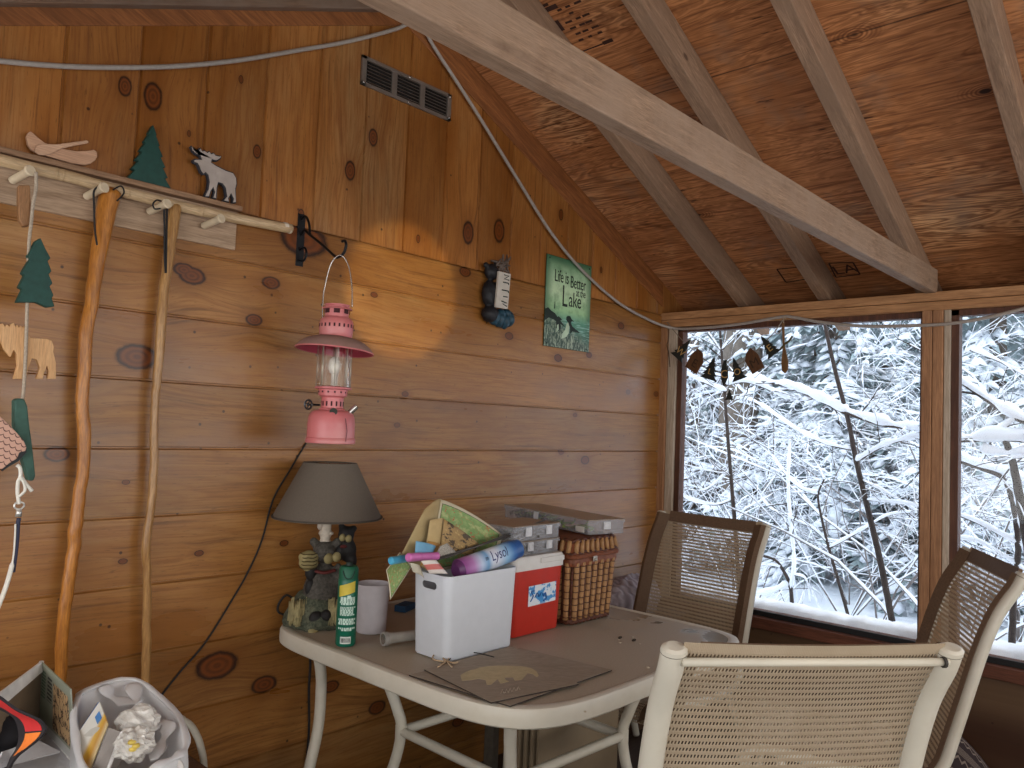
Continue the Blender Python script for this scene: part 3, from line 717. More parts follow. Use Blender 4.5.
# bail
ex = Vector((.73, -.68, 0)); ry = 29*PXR
b = MB(); pts = [Lc-ex*ry+Vector((0,0,lz(335))), Lc-ex*(ry+.002)+Vector((0,0,lz(300))), Lc-ex*(ry-.002)+Vector((0,0,lz(285))), Lc-ex*ry*.62+Vector((0,0,lz(263))), Vector((Lc.x, Lc.y, HK.z-.013)), Lc+ex*ry*.62+Vector((0,0,lz(263))), Lc+ex*(ry-.002)+Vector((0,0,lz(285))), Lc+ex*(ry+.002)+Vector((0,0,lz(306)))]
b.tube(crv(pts, 6), .0022, 6)
b.build('bail_handle', M_nick, ln, smooth=True)
b = MB(); p = Lc-ex*ry*1.02+Vector((0,0,lz(334))); b.blob(p, .008, 8, 6); b.build('bail_knob', M_iron, ln, smooth=True)
vw = MB(); rt = Vector((.68,-.73,0)); p = Lc-rt*.078+Vector((0,0,lz(405.5)))
ax = Vector((-.75, -.25, 0)); Mv = frame((0,0,0), Vector((-.3,.9,0)), Vector((0,0,1))).to_3x3()
vw.lathe([(.0125,-.003),(.0155,-.004),(.018,0),(.0155,.004),(.0125,.003),(.0125,-.003)], p, 20, M=Mv, capb=False, capt=False); vw.blob(p, .0055, 8, 6); [vw.tube([p, p+Mv @ Vector((math.cos(a)*.014, math.sin(a)*.014, 0))], .002, 5) for a in (.3, 1.87, 3.44, 5.0)]; vw.build('valve_wheel', plain('valve_dark', '#3d3b3c', .3, .5), ln, autos=True)
b = MB(); b.tube([p, Lc-rt*.04+Vector((0,0,lz(405.5)))], .0035, 8); b.build('valve_stem', M_iron, ln)
cv = (Vector((CAM[0],CAM[1],0))-Vector((Lc.x,Lc.y,0))).normalized()
b = MB(); p = Lc+cv*.062+Vector((.006,0,lz(413))); b.tube([p-cv*.02-Vector((0,0,.006)), p+cv*.006+Vector((0,0,.004))], .0125, 16); b.build('filler_cap', plain('dull_cap', '#565a55', .4, .6), ln, autos=True)
b = MB(); p = Lc+rt*.05+Vector((0,0,lz(415))); b.tube([p, p+rt*.022+Vector((0,0,.024)), p+rt*.03+Vector((0,0,.032))], [.0095,.0095,.008], 14); b.build('pump_knob', M_nick, ln, autos=True)

# ---- vent grille
M_vent = plain('vent_aluminium', '#8f857c', .4, .6, dirt='#5f564f'); M_vdark = plain('vent_hollow', '#1b1613', .9)
va, vb, vc, vd = onY(361,56,-.006), onY(451,95,-.006), onY(448,122,-.006), onY(360,84,-.006)
vx0, vx1, vz0, vz1 = (va.x+vd.x)/2, (vb.x+vc.x)/2, (vc.z+vd.z)/2, (va.z+vb.z)/2
v = thing('soffit_vent', 'grey metal louvred vent high on the gable boards', 'vent', ((vx0+vx1)/2, 0, vz0))
b = MB(); b.box((vx0, -.0085, vz0), (vx1, -.0065, vz1)); b.build('backing', M_vdark, v)
b = MB(); f = .013
for lo, hi in (((vx0,-.017,vz0),(vx1,-.008,vz0+f)), ((vx0,-.017,vz1-f),(vx1,-.008,vz1)), ((vx0,-.017,vz0),(vx0+f*1.6,-.008,vz1)), ((vx1-f*1.6,-.017,vz0),(vx1,-.008,vz1))): b.box(lo, hi)
w3 = (vx1-vx0-2*f)/3
for k in (1, 2): b.box((vx0+f+w3*k-.013,-.016,vz0), (vx0+f+w3*k+.013,-.008,vz1))
b.build('frame', M_vent, v, bevel=.001)
b = MB()
for k in range(3):
    for i in range(7):
        z = vz0+f+.004+(vz1-vz0-2*f-.006)*i/6.2
        b.hexa([(vx0+f+w3*k+.014,-.009,z+.006),(vx0+f+w3*(k+1)-.014,-.009,z+.006),(vx0+f+w3*(k+1)-.014,-.0085,z+.007),(vx0+f+w3*k+.014,-.0085,z+.007)],
               [(vx0+f+w3*k+.014,-.0175,z-.001),(vx0+f+w3*(k+1)-.014,-.0175,z-.001),(vx0+f+w3*(k+1)-.014,-.0168,z+.001),(vx0+f+w3*k+.014,-.0168,z+.001)])
b.build('louvres', M_vent, v)
for p in ((vx0+.01,vz0+.01),(vx1-.01,vz1-.012),((vx0+vx1)/2,vz0+.006),((vx0+vx1)/2,vz1-.006),(vx1-.01,vz0+.012)):
    b = MB(); b.blob((p[0],-.0175,p[1]), (.005,.003,.005), 8, 6); b.build('screw', M_nick, v, smooth=True)

# ---- tin sign
M_tin = None
s0, s1, s2_, s3 = onY(548,250,-.01), onY(592,271,-.01), onY(587,353,-.01), onY(542,344,-.01)
sx0, sx1, sz0, sz1 = (s0.x+s3.x)/2, (s1.x+s2_.x)/2, (s2_.z+s3.z)/2, (s0.z+s1.z)/2
SW, SH = sx1-sx0, sz1-sz0
t = NT('sign_print'); X = t.xyz(t.coord()); fu = t.math('DIVIDE', t.math('SUBTRACT', X[0], sx0), SW); fv = t.math('DIVIDE', t.math('SUBTRACT', X[2], sz0), SH)
c = t.ramp(fv, [(0, lin('#3f5b4d')), (.16, lin('#4d7560')), (.3, lin('#5d9a85')), (.42, lin('#a3ca97')), (.62, lin('#c3dab2')), (.85, lin('#9fbf98')), (1, lin('#588560'))])
nz = t.noise(t.coord(), 22, 5, .65)
c = t.mix(t.ramp(nz, [(.45, 0.0), (.7, .6)]), c, lin('#4d7a55'))
edge = t.math('MINIMUM', t.math('MINIMUM', fu, t.math('SUBTRACT', 1.0, fu)), t.math('MULTIPLY', t.math('MINIMUM', fv, t.math('SUBTRACT', 1.0, fv)), 1.4))
c = t.mix(t.ramp(t.math('ADD', edge, t.math('MULTIPLY', t.math('SUBTRACT', nz, .5), .2)), [(.02, .7), (.14, 0.0)]), c, lin('#2f5a40'))
ripple = t.noise(t.comb(t.math('MULTIPLY', X[0], 14), 0.0, t.math('MULTIPLY', X[2], 130)), 1.0, 2)
c = t.mix(t.math('MULTIPLY', t.ramp(ripple, [(.5, 0.0), (.6, .6)]), t.ramp(fv, [(.08, 0.0), (.14, 1.0), (.3, 1.0), (.36, 0.0)])), c, lin('#a8d0c4'))
reed = t.noise(t.comb(t.math('MULTIPLY', X[0], 130), 0.0, t.math('MULTIPLY', X[2], 26)), 1.0, 3, .5, 1.5)
lowl = t.ramp(t.math('SUBTRACT', fv, t.math('MULTIPLY', t.math('SUBTRACT', .6, fu), .38)), [(.12, 1.0), (.26, 0.0)])
c = t.mix(t.math('MULTIPLY', lowl, .8), c, lin('#25382c'))
c = t.mix(t.math('MULTIPLY', lowl, t.ramp(reed, [(.5, 0.0), (.58, .9)])), c, lin('#a9b59a'))
M_tin = t.done(t.bsdf(c, .35, 0, spec=.5))
M_tinedge = plain('sign_dark_edge', '#243a2c', .5); M_sink = plain('sign_ink', '#17251d', .5)
sg = thing('tin_sign', 'green tin sign about life at the lake with a loon, screwed to the pine wall', 'sign', (sx0, 0, sz0))
b = MB(); b.box((sx0, -.0135, sz0), (sx1, -.0115, sz1)); b.build('panel', M_tin, sg)
b = MB(); b.box((sx0-.002, -.0115, sz0-.002), (sx1+.002, -.0105, sz1+.002)); b.build('edge', M_tinedge, sg)
b = MB()
def sl(body, size, fx, fz, spacing=.95, shear=.0, narrow=.62):
    me = text_mesh(body, size, extrude=.0004, spacing=spacing, shear=shear)
    M_ = frame((sx0+SW*fx, -.0140, sz0+SH*fz), (1,0,0), (0,0,1)) @ Matrix.Diagonal((narrow, 1, 1, 1)); b.mesh(me, M_)
sl('Life is', .085, .33, .785, narrow=.60); sl('Better', .085, .70, .755, narrow=.60); sl('at the', .056, .77, .652, narrow=.62); sl('L', .150, .41, .570, narrow=.62); sl('ake', .105, .645, .553, narrow=.72)
b.build('lettering', M_sink, sg)
S = lambda L, y=-.0141: [Vector((sx0+SW*u, y, sz0+SH*w)) for u, w in L]
b = MB()
b.prism(S([(.46,.355),(.49,.372),(.545,.372),(.58,.34),(.64,.318),(.585,.318),(.565,.30),(.60,.26),(.72,.225),(.78,.2),(.60,.205),(.56,.17),(.545,.25),(.49,.30),(.455,.325)]), (0,-.0004,0))
b.prism(S([(.25,.33),(.29,.345),(.335,.33),(.37,.31),(.335,.305),(.33,.27),(.345,.215),(.30,.18),(.25,.22),(.235,.29)]), (0,-.0004,0))
b.prism(S([(.0,.40),(.06,.42),(.13,.39),(.21,.37),(.28,.325),(.36,.285),(.44,.24),(.30,.27),(.18,.30),(.08,.31),(.0,.27)]), (0,-.0003,0))
b.prism(S([(.185,.42),(.195,.50),(.205,.50),(.205,.42)]), (0,-.0003,0))
b.build('loon_print', M_sink, sg)
b = MB(); b.prism(S([(.47,.28),(.50,.30),(.53,.255),(.525,.18),(.47,.13),(.36,.10),(.38,.16),(.44,.21)], -.0144), (0,-.0004,0)); b.prism(S([(.26,.24),(.29,.26),(.30,.20),(.27,.17)], -.0144), (0,-.0004,0))
b.build('loon_breast', plain('sign_pale', '#b9ccb0', .5), sg)
for u, w in ((.06,.97),(.95,.965),(.06,.03),(.94,.03)):
    b = MB(); b.blob((sx0+SW*u,-.0135,sz0+SH*w), (.004,.002,.004), 8, 6); b.build('screw', M_iron, sg)

# ---- carved bear plaque with a vertical sign
bp = thing('bear_plaque', 'small carved black bear plaque hugging an upright white name board', 'ornament', onY(498,320,-.03))
M_bear = plain('black_bear_resin', '#17171b', .55, var=.3, scale=60, bump=.3)
M_branch = plain('grey_twigs', '#5f5148', .8, var=.3, scale=80); M_teal = plain('teal_blue_base', '#22404f', .5, var=.5, scale=70)
YBp = -.035
def bb(px, r, b, sc=(1,1,1)):
    for x, y in px: c_ = onY(x, y, YBp); b.blob(c_, (r*sc[0], r*.8*sc[1], r*sc[2]), 12, 8, rough=.12, fr=40)
b = MB(); bb([(491.5,272)], .036, b); bb([(496,275)], .022, b, (1.1,2.0,.8)); bb([(489.5,294)], .040, b, (1,1,1.5)); bb([(486,265),(496,263)], .014, b); bb([(497,286)], .020, b, (1.9,1.8,.8)); bb([(496,303)], .020, b, (1.7,1.8,.8)); bb([(490,314)], .044, b, (1,1,.85))
b.build('bear', M_bear, bp, remesh=.0045)
b = MB()
r_ = random.Random(5)
for i in range(16):
    p = onY(496+r_.uniform(0,12), 262+r_.uniform(0,10), YBp-.01); d = Vector((r_.uniform(-.5,.6), r_.uniform(-.5,.1), r_.uniform(-.4,1))).normalized()*.03; b.tube([p-d, p, p+d+Vector((0,0,.005))], [.004,.006,.003], 6)
b.build('twigs', M_branch, bp, smooth=True)
q0, q1, q2, q3 = onY(499,271,YBp-.04), onY(511,274,YBp-.04), onY(508,309,YBp-.04), onY(496,307,YBp-.04)
M_board = plain('white_name_board', '#bdb4a8', .6, var=.1, scale=40)
b = MB(); b.prism([q0,q1,q2,q3], (0,.012,0)); nb = b.build('name_board', M_board, bp, bevel=.002)
b = MB()
def Q(u, w): return (q0*(1-u)+q1*u)*(1-w)+(q3*(1-u)+q2*u)*w+Vector((0,-.0012,0))
def strok(pts): b.tube([Q(*p) for p in pts], .0028, 6)
for k, gl_ in enumerate(([(.45,0),(.85,0),(.45,1),(.85,1)], [(.4,.2),(.85,.2),(.85,.6)], [(.35,.5),(.9,.5),(.9,.9)], [(.5,.4),(.85,.4)], [(.4,0),(.85,.3),(.5,.6),(.85,1)])):
    strok([(u, .07+.185*k+w*.12) for u, w in gl_])
sub_of(b.build('board_lettering', M_sink), nb)
b = MB(); bb([(494,317),(499,319),(504,321),(508.5,319)], .024, b, (1,1.6,1.5)); bb([(500,314),(506,314)], .020, b, (1,1.6,1.2)); b.build('teal_base', M_teal, bp, smooth=True)

# ---- grey cable strung round the walls
M_cable = plain('grey_cable', '#9d938b', .6, var=.1, scale=80)
cp = [onY(x, y, -.045) for x, y in ((-60,54),(0,61),(60,66),(120,67.5),(180,66),(240,60),(300,50),(350,41),(400,27.5),(414,17))]+[onY(x, y, -.03) for x, y in ((420,15),(430,40),(455,79),(480,118),(515,175),(550,231),(580,268),(615,300),(645,318))]
cp += [onX(x, y, -.022) for x, y in ((672,328),(700,328),(740,324),(780,317),(792,317),(820,322),(860,326),(900,326),(945,324),(985,318),(1030,307),(1100,292))]
b = MB(); b.tube(crv(cp, 5), .0075, 8)
tag(b.build('electric_cable', M_cable, smooth=True), 'long grey cable looping along the gable and over the windows', 'cable')
# lamp cord: from behind the lantern down to the bag; and the table lamp's flex
b = MB(); b.tube(crv([onY(x, y, -.012) for x, y in ((306,443),(290,470),(273,500),(262,540),(248,572),(232,600),(205,643),(180,672),(160,698),(150,720))], 5), .0030, 6)
tag(b.build('wall_cord', M_thong, smooth=True), 'thin dark cord slanting down the wall from behind the lantern to the white bag', 'cord')
b = MB(); b.tube(crv([onY(x, y, -.02) for x, y in ((283,630),(302,640),(310,658),(309,690),(309,730),(306,770),(304,820))]+[Vector((-2.36,-.02,.006))], 5), .0042, 6)
tag(b.build('lamp_flex', M_thong, smooth=True), 'black flex hanging straight down behind the table corner beside its leg', 'cord')
# ================================================================== THE PATIO TABLE
TZ = .765
M_cream = plain('cream_powder_coat', '#c6bfb0', .4, var=.05, scale=12, spec=.45, dirt='#ada390')
M_creamrust = plain('cream_rusty', '#cbc3b1', .45, var=.06, scale=14, dirt='#bba983')
tb = thing('patio_table', 'cream metal patio table with a dusty glass top, covered in boxes', 'table', (-1.84, -.64, 0))
TC = Vector((-1.843, -.617, 0)); TA, TBb = .592, .586
def outl(a, b, z, n=160):
    P = []
    for i in range(n):
        w = 2*PI*i/n; c, s = math.cos(w), math.sin(w)
        ex = 5.2 if c < 0 and s < 0 else 8.0
        P.append(TC+Vector((math.copysign(abs(c)**(2/ex), c)*a, math.copysign(abs(s)**(2/ex), s)*b, z)))
    return P
b = MB(); prof = [(o_, z_+TZ-.722) for o_, z_ in [(-.002,.670),(.003,.675),(.004,.690),(.003,.712),(0,.7195),(-.006,.722),(-.020,.722),(-.028,.718),(-.028,.670)]]
rings = [outl(TA+o, TBb+o, z) for o, z in prof]; n = len(rings[0])
for r in rings: b.v += [tuple(p) for p in r]
for j in range(len(prof)):
    for i in range(n):
        j2 = (j+1) % len(prof); b.f.append((j*n+i, j*n+(i+1) % n, j2*n+(i+1) % n, j2*n+i)); b.m.append(0)
b.build('rim', M_cream, tb, autos=True)
t = NT('dusty_glass_top'); co = t.coord()
X = t.xyz(co)
clean = t.math('MULTIPLY', t.ramp(X[0], [(0,0),(1,1)]) if False else t.math('SMOOTHSTEP' if False else 'MULTIPLY', t.math('MULTIPLY_ADD', X[0], 2.6, 4.55, clamp=True), 1.0), t.ramp(t.noise(co, 3.2, 4, .6, .2), [(.47, 0.0), (.55, 1.0)]))
dust = t.math('SUBTRACT', 1.0, clean)
near = t.ramp(t.math('ADD', t.math('MULTIPLY', t.math('ADD', X[0], 1.25), 1.0), t.math('MULTIPLY', t.noise(co, 3, 3), .25)), [(.0, 0.0), (.22, .0), (.4, .25)])
fine = t.noise(co, 160, 3, .7)
c = t.mix(t.ramp(fine, [(.3, 0.0), (.75, .5)]), lin('#a0927f'), lin('#b8ab98'))
c = t.mix(t.math('SUBTRACT', 1.0, dust), c, lin('#7d776c'))
M_top = t.done(t.bsdf(c, t.math('MULTIPLY_ADD', dust, .42, .10), 0, spec=.45))
b = MB(); o = outl(TA-.026, TBb-.026, TZ-.0025); b.prism(o, (0,0,-.006)); b.build('glass_top', M_top, tb)
def leg(px, py, sx, sy):
    """hourglass leg: foot, in at the ring, out to the top"""
    P = [(px+sx*.12, py+sy*.12, .012), (px+sx*.085, py+sy*.085, .10), (px+sx*.02, py+sy*.02, .32), (px, py, .455), (px+sx*.012, py+sy*.012, .53), (px+sx*.045, py+sy*.05, .645), (px+sx*.07, py+sy*.08, .719)]
    return P
J = {(-1,1): (-2.15,-.43), (-1,-1): (-2.16,-.914), (1,-1): (-1.638,-.933), (1,1): (-1.638,-.44)}
LEGT = .0175
for (sx, sy), (x, y) in J.items():
    P = leg(x, y, sx, sy)
    if (sx, sy) == (-1,-1): P = [(x-.02,y-.02,.012),(x-.025,y-.025,.2),(x-.03,y-.03,.455),(x-.07,y-.06,.60),(x-.13,y-.11,.719)]
    b = MB(); b.tube(crv(P, 6), LEGT, 14); lg = b.build('leg', M_cream, tb, smooth=True)
    b = MB(); b.lathe([(.021,0),(.021,.02),(.018,.026)], P[0][:2]+(0,), 14); sub_of(b.build('foot_cap', plain('foot_cap', '#8e8678', .6), ), lg)
b = MB(); b.tube(crv([(-2.375,-.27,.719), (-2.348,-.255,.65), (-2.329,-.236,.575), (-2.343,-.25,.462), (-2.39,-.274,.33), (-2.42,-.283,.2), (-2.44,-.29,.01)], 6), LEGT, 14)
b.build('leg', M_cream, tb, smooth=True)
b = MB(); R_ = [Vector(J[k]+(.458,)) for k in ((-1,1),(-1,-1),(1,-1),(1,1))]
for i in range(4): b.tube([R_[i], R_[(i+1) % 4]], .015, 12)
for p in R_: b.tube([p-Vector((0,0,.02)), p+Vector((0,0,.02))], .0195, 12)
b.build('brace_ring', M_cream, tb, autos=True)
b = MB(); b.tube([(-2.10,-.42,.60),(-2.04,-.7,.58),(-2.10,-.90,.60)], .004, 6); b.build('tie_rod', M_cream, tb, smooth=True)
b = MB(); b.tube([(-1.68,-.42,.60),(-1.74,-.65,.58),(-1.68,-.90,.60)], .004, 6); b.build('tie_rod', M_cream, tb, smooth=True)

# ---- bear lamp
LC = onZ(319.5, 623, TZ); LPX = pj(LC)[2]/FPX; lex = Vector((.80,-.60,0)); lec = Vector((-.60,-.80,0))
def LP(px, py, d=0): return LC+lex*((px-324)*LPX)+lec*d+Vector((0,0,(623-py)*LPX))
lamp = thing('bear_lamp', 'table lamp with a grey-brown cone shade on black bear cubs climbing a stump', 'lamp', LC)
M_shade = plain('grey_brown_shade', '#63594f', .85, var=.06, scale=8)
t = NT('lamp_shade_cloth'); nz = t.noise(t.coord(), 220, 2); M_shade = t.done(t.bsdf(t.mix(nz, lin('#5d544b'), lin('#6c6257')), .9, 0, nz, .1, .0005, .2))
b = MB(); z1, z0 = LP(0,463).z, LP(0,518).z; SC = LP(326.5, 623)
r0_, r1_ = 54.5*LPX, 26.5*LPX; b.lathe([(r0_,z0),(r0_-.002,z0+.003),(r1_,z1),(r1_-.003,z1-.001),(r0_-.005,z0+.004),(r0_-.003,z0)], (SC.x,SC.y,0), 48, capb=False, capt=False); sh = b.build('lamp_shade', M_shade, lamp, autos=True)
b = MB(); P_ = [Vector((SC.x+(r0_-.001)*math.cos(a), SC.y+(r0_-.001)*math.sin(a), z0+.004)) for a in [2*PI*i/48 for i in range(49)]]; b.tube(P_, .0028, 6); sub_of(b.build('shade_binding', plain('binding', '#4a423a', .9)), sh)
b = MB(); b.tube([Vector((SC.x+r1_-.003,SC.y,z1-.004)), Vector((SC.x-r1_+.003,SC.y,z1-.004))], .002, 6); b.tube([Vector((SC.x,SC.y+r1_-.003,z1-.004)), Vector((SC.x,SC.y-r1_+.003,z1-.004))], .002, 6); b.tube([LP(326,525), Vector((SC.x,SC.y,z1-.004))], .003, 6); b.build('shade_spider', M_nick, lamp)
b = MB(); b.lathe([(.017,-.062),(.021,-.045),(.016,-.03),(.019,-.02),(.024,-.012),(.018,0),(.018,.035),(.012,.04)], LP(325.5,530,.01), 16); b.build('socket', plain('socket_candle', '#bdb0a0', .6, var=.2, scale=60), lamp, autos=True)
b = MB(); b.blob(LP(320,526,.02),(.01,.01,.014),8,6); b.blob(LP(331,533,.02),(.01,.008,.006),8,6); b.build('socket_switch', plain('socket_ivory', '#b8aa9c', .6), lamp, smooth=True)
M_bf = plain('bear_fur', '#1d1a19', .7, var=.35, scale=90, bump=.4); M_bs = plain('bear_striped_coat', '#4b463f', .8, var=.45, scale=120, bump=.5)
M_muz = plain('bear_muzzle', '#8d8057', .7, var=.15); M_honey = plain('honeycomb', '#8f8157', .7, var=.2, scale=40, dirt='#5c5030')
M_straw = plain('straw_and_bark', '#9a8e66', .85, var=.4, scale=80, dirt='#3e3a2a'); M_moss = plain('mossy_base', '#474b3c', .9, var=.5, scale=110, bump=.6, dirt='#6e6a55')
def blobs(lst, name, mat, par, vox=.006, rough=.06):
    b = MB()
    for px, py, d, r in lst:
        b.blob(LP(px, py, d), tuple(x*LPX for x in r) if isinstance(r, tuple) else r*LPX, 14, 10, M=None, rough=rough, fr=30)
    return b.build(name, mat, par, remesh=vox) if vox else b.build(name, mat, par, smooth=True)
big = blobs([(325,592,.012,(20,17,25)),(326,574,.0,(11.5,11,12)),(326,551,.018,(13,11,10.5)),(314.5,542,.012,4.6),(338,542,.012,4.8),(314,566,.03,(6,6,10)),(316,580,.03,(6.5,6,11)),(340,576,.02,(6,6,14)),(333,555,.04,(6,5,6))], 'big_bear', M_bs, lamp)
sub_of(blobs([(330.5,556,.064,(5.4,3.4,5.2)),(338,554.5,.060,(4.6,3.4,5))], 'muzzle', M_muz, None, 0), big)
sub_of(blobs([(314,570,.042,(6.3,5,9)),(315,585,.045,(7,5,9))], 'dark_arm', M_bf, None, 0), big)
b = MB(); b.tube(crv([LP(318,569,.045), LP(327,570,.058), LP(337,568,.045)], 6), .009, 8, flat=(1,.6)); sub_of(b.build('red_scarf', plain('dull_red', '#5c2420', .7), None, smooth=True), big)
b = MB()
for dx, dy, r in ((0,0,9),(-4,5,6),(4,5,6.5),(0,8,6.5),(-5,-1,5.5),(5,-1,5.5)): b.blob(LP(311+dx, 556+dy, .05), (r*LPX, r*LPX*.7, r*LPX*.85), 14, 10, rough=.12, fr=60)
hb = b.build('honeycomb', M_honey, lamp, remesh=.004)
b = MB()
for dy in (-5,-1.5,2,5.5,9):
    b.tube(crv([LP(303,556+dy,.055), LP(307,556.6+dy,.075), LP(311,556+dy,.082), LP(316,556.6+dy,.075), LP(319,556+dy,.055)], 4), .0016, 5)
sub_of(b.build('honeycomb_lines', plain('comb_line', '#4a3f22', .8)), hb)
cub = blobs([(346,534,.02,(8.5,8,8.5)),(340.5,526,.015,3.4),(353,528,.015,3.6),(348,550,.01,(9,9,12)),(353,560,.02,(5,5,9)),(341,552,.03,(5,5,8))], 'bear_cub', M_bf, lamp)
sub_of(blobs([(342.5,536,.047,(3.4,2.6,3.8)),(348.5,537,.046,(3.4,2.6,3.8))], 'muzzle', M_muz, None, 0), cub)
b = MB(); b.blob(LP(344,545,.04), (.014,.008,.006), 8, 6); sub_of(b.build('red_scarf', plain('dull_red_cub', '#5c2420', .7), None, smooth=True), cub)
b = MB()
b.lathe([(.104,0),(.110,.012),(.106,.03),(.092,.055),(.078,.08),(.065,.10),(.04,.115)], LC-lex*.012, 36)
b.v = [tuple(Vector(v)+Vector((1,1,.4))*.012*mnoise.noise(Vector(v)*26)) for v in b.v]
b.build('stump_base', M_moss, lamp, smooth=True)
b = MB(); r_ = random.Random(12)
for px0, px1, d in ((296,313,.07),(333,346,.07)):
    for i in range(34):
        x = r_.uniform(px0, px1); dd = d+.03*(1-abs((x-(px0+px1)/2)/9)); b.tube([LP(x+r_.uniform(-1,1), 596+r_.uniform(-3,5), dd-.02), LP(x, 605, dd), LP(x+r_.uniform(-2,2), 616+r_.uniform(-3,3), dd+.012)], [.0025,.0042,.003], 5)
b.build('straw_bundles', M_straw, lamp, smooth=True)
blobs([(322,612,.085,(8,6,7)),(331,610,.085,(6,6,6))], 'dark_feet', M_bf, lamp, 0)
blobs([(320,622,.10,(6,4,5.5))], 'paw_pad', M_muz, lamp, 0)
b = MB(); b.tube(crv([LP(300,606,-.05), LP(290,598,-.04), LP(283,606,-.03), LP(283,614,-.03), LP(290,618,-.04)], 6), .004, 6); b.build('cord_loop', M_thong, lamp, smooth=True)

# ---- green spray can
def cyl_text(b, body, size, c, r, ang, z, face=1, rot90=False, narrow=.8, spacing=1.0):
    """lettering wrapped on an upright cylinder, centred at angle ang"""
    me = text_mesh(body, size, extrude=.0003, spacing=spacing); vs = []
    for v in me.vertices:
        u, w = v.co.x*narrow, v.co.y
        a = ang+u/r; rr_ = r+.0005+v.co.z
        vs.append(Vector((c[0]+rr_*math.cos(a), c[1]+rr_*math.sin(a), z+w)))
    b.add(vs, [tuple(p.vertices) for p in me.polygons])
cc = onZ(345.3, 644.5, TZ); zt = zat(cc.x, cc.y, 563)-TZ; rad = .0305
can = thing('spray_can', 'tall green aerosol spray can with a yellow band, beside the bear lamp', 'can', (cc.x, cc.y, TZ))
M_gr = plain('can_green', '#0e5f49', .35, var=.06); M_gr2 = plain('can_cap_green', '#12573f', .5, var=.06); M_ylw = plain('label_yellow', '#c9b341', .4); M_lab = plain('label_print', '#b9cfc2', .5)
c0 = (cc.x, cc.y, TZ); H = zt
b = MB(); b.lathe([(rad-.003,0),(rad,.004),(rad,H*.80),(rad-.002,H*.815)], c0, 36); body_ = b.build('can_body', M_gr, can, autos=True)
b = MB(); b.lathe([(rad-.003,H*.80),(rad-.001,H*.81),(rad-.001,H*.93),(rad-.006,H*.965),(rad-.010,H*.97)], c0, 32); capo = b.build('cap', M_gr2, can, autos=True)
ang = math.atan2(CAM[1]-cc.y, CAM[0]-cc.x)
b = MB(); p = Vector((cc.x,cc.y,TZ+H*.965)); b.tube([p-Vector((0,0,.01)), p+Vector((0,0,.012))], [.012,.010], 14); b.tube(crv([p+Vector((math.cos(ang+w)*rad*1.01, math.sin(ang+w)*rad*1.01, -.01-.028*(1-abs(w)/.6)**.5 if abs(w) < .6 else -.01)) for w in (-.6,-.45,-.2,.2,.45,.6)], 4), .0014, 6); sub_of(b.build('spray_nozzle', plain('nozzle_dark', '#16251f', .6)), capo)
def patch(b, a0, a1, z0, z1, skew=0, r=rad+.0006, c=c0, n=10):
    rows = []
    for w in (0, 1):
        rows.append([Vector((c[0]+r*math.cos(a0+(a1-a0)*i/n), c[1]+r*math.sin(a0+(a1-a0)*i/n), c[2]+(z1 if w else z0)+skew*i/n)) for i in range(n+1)])
    b.sheet(rows)
b = MB(); patch(b, ang-.95, ang+.75, H*.60, H*.735, .016); sub_of(b.build('yellow_band', M_ylw), body_)
b = MB()
r_ = random.Random(2)
for k, (z, w, h_) in enumerate([(.555,.9,.012),(.53,1.0,.006),(.51,.8,.006),(.47,.9,.004),(.452,.9,.004),(.434,.9,.004),(.416,.9,.004),(.398,.9,.004),(.38,.9,.004),(.32,1.1,.006),(.295,1.0,.006),(.27,1.1,.006),(.215,1.1,.005),(.195,.6,.005)]):
    a = ang-w*.8
    while a < ang+w*.75:
        l_ = r_.uniform(.08,.28); patch(b, a, min(a+l_, ang+.95), H*z, H*z+h_, 0, n=3); a += l_+.06
patch(b, ang-.02, ang+.32, H*.585, H*.625, r=rad+.0012); 
sub_of(b.build('label_lettering', M_lab), body_)
b = MB(); patch(b, ang-.55, ang+.5, H*.04, H*.125); bcode = b.build('barcode_panel', plain('barcode_white', '#cfd3cc', .5)); sub_of(bcode, body_)
b = MB(); a = ang-.48
while a < ang+.42: w = r_.choice((.02,.035,.05)); patch(b, a, a+w, H*.055, H*.11, r=rad+.0011, n=2); a += w+r_.choice((.025,.04))
sub_of(b.build('barcode_bars', plain('barcode_black', '#1c2320', .6)), body_)

# ---- grey-white tumbler and the grey tube
cc = onZ(371, 631, TZ); zt = zat(cc.x, cc.y, 583)
b = MB(); h_ = zt-TZ; b.lathe([(.045,0),(.048,.004),(.054,h_),(.051,h_),(.045,.008),(0.001,.008)], (cc.x, cc.y, TZ), 36, capt=False)
tag(b.build('plastic_cup', plain('grey_plastic', '#c4bdc0', .6, var=.05), autos=True), 'plain grey-white plastic cup between the green spray can and the white bin', 'cup')
p0, p1 = onZ(383, 639, TZ+.022), onZ(432, 633, TZ+.018); d = (p1-p0).normalized(); fl = thing('grey_flashlight', 'small grey cylindrical flashlight lying on the table against the white bin', 'flashlight', p0)
p1 = p0+d*.15
b = MB(); b.tube([p0+d*.012, p0+d*.022, p0+d*.03, p1], [.0205,.0185,.0165,.0155], 20); b.build('barrel', plain('grey_tube', '#a39d94', .45), fl, autos=True)
b = MB(); b.tube([p0, p0+d*.012], [.021,.0215], 20); hd = b.build('head', plain('grey_head', '#8f8a84', .4), fl, autos=True)
b = MB(); b.tube([p0-d*.001, p0], [.012,.016], 20); sub_of(b.build('lens', M_nick), hd)
p = onZ(405, 607, TZ+.01); b = MB(); b.box((-.04,-.022,-.010), (.04,.022,.012), Matrix.Translation(p) @ Matrix.Rotation(.4,4,'Z')); b.box((-.03,-.0222,-.002), (.0,-.0221,.006), Matrix.Translation(p) @ Matrix.Rotation(.4,4,'Z'))
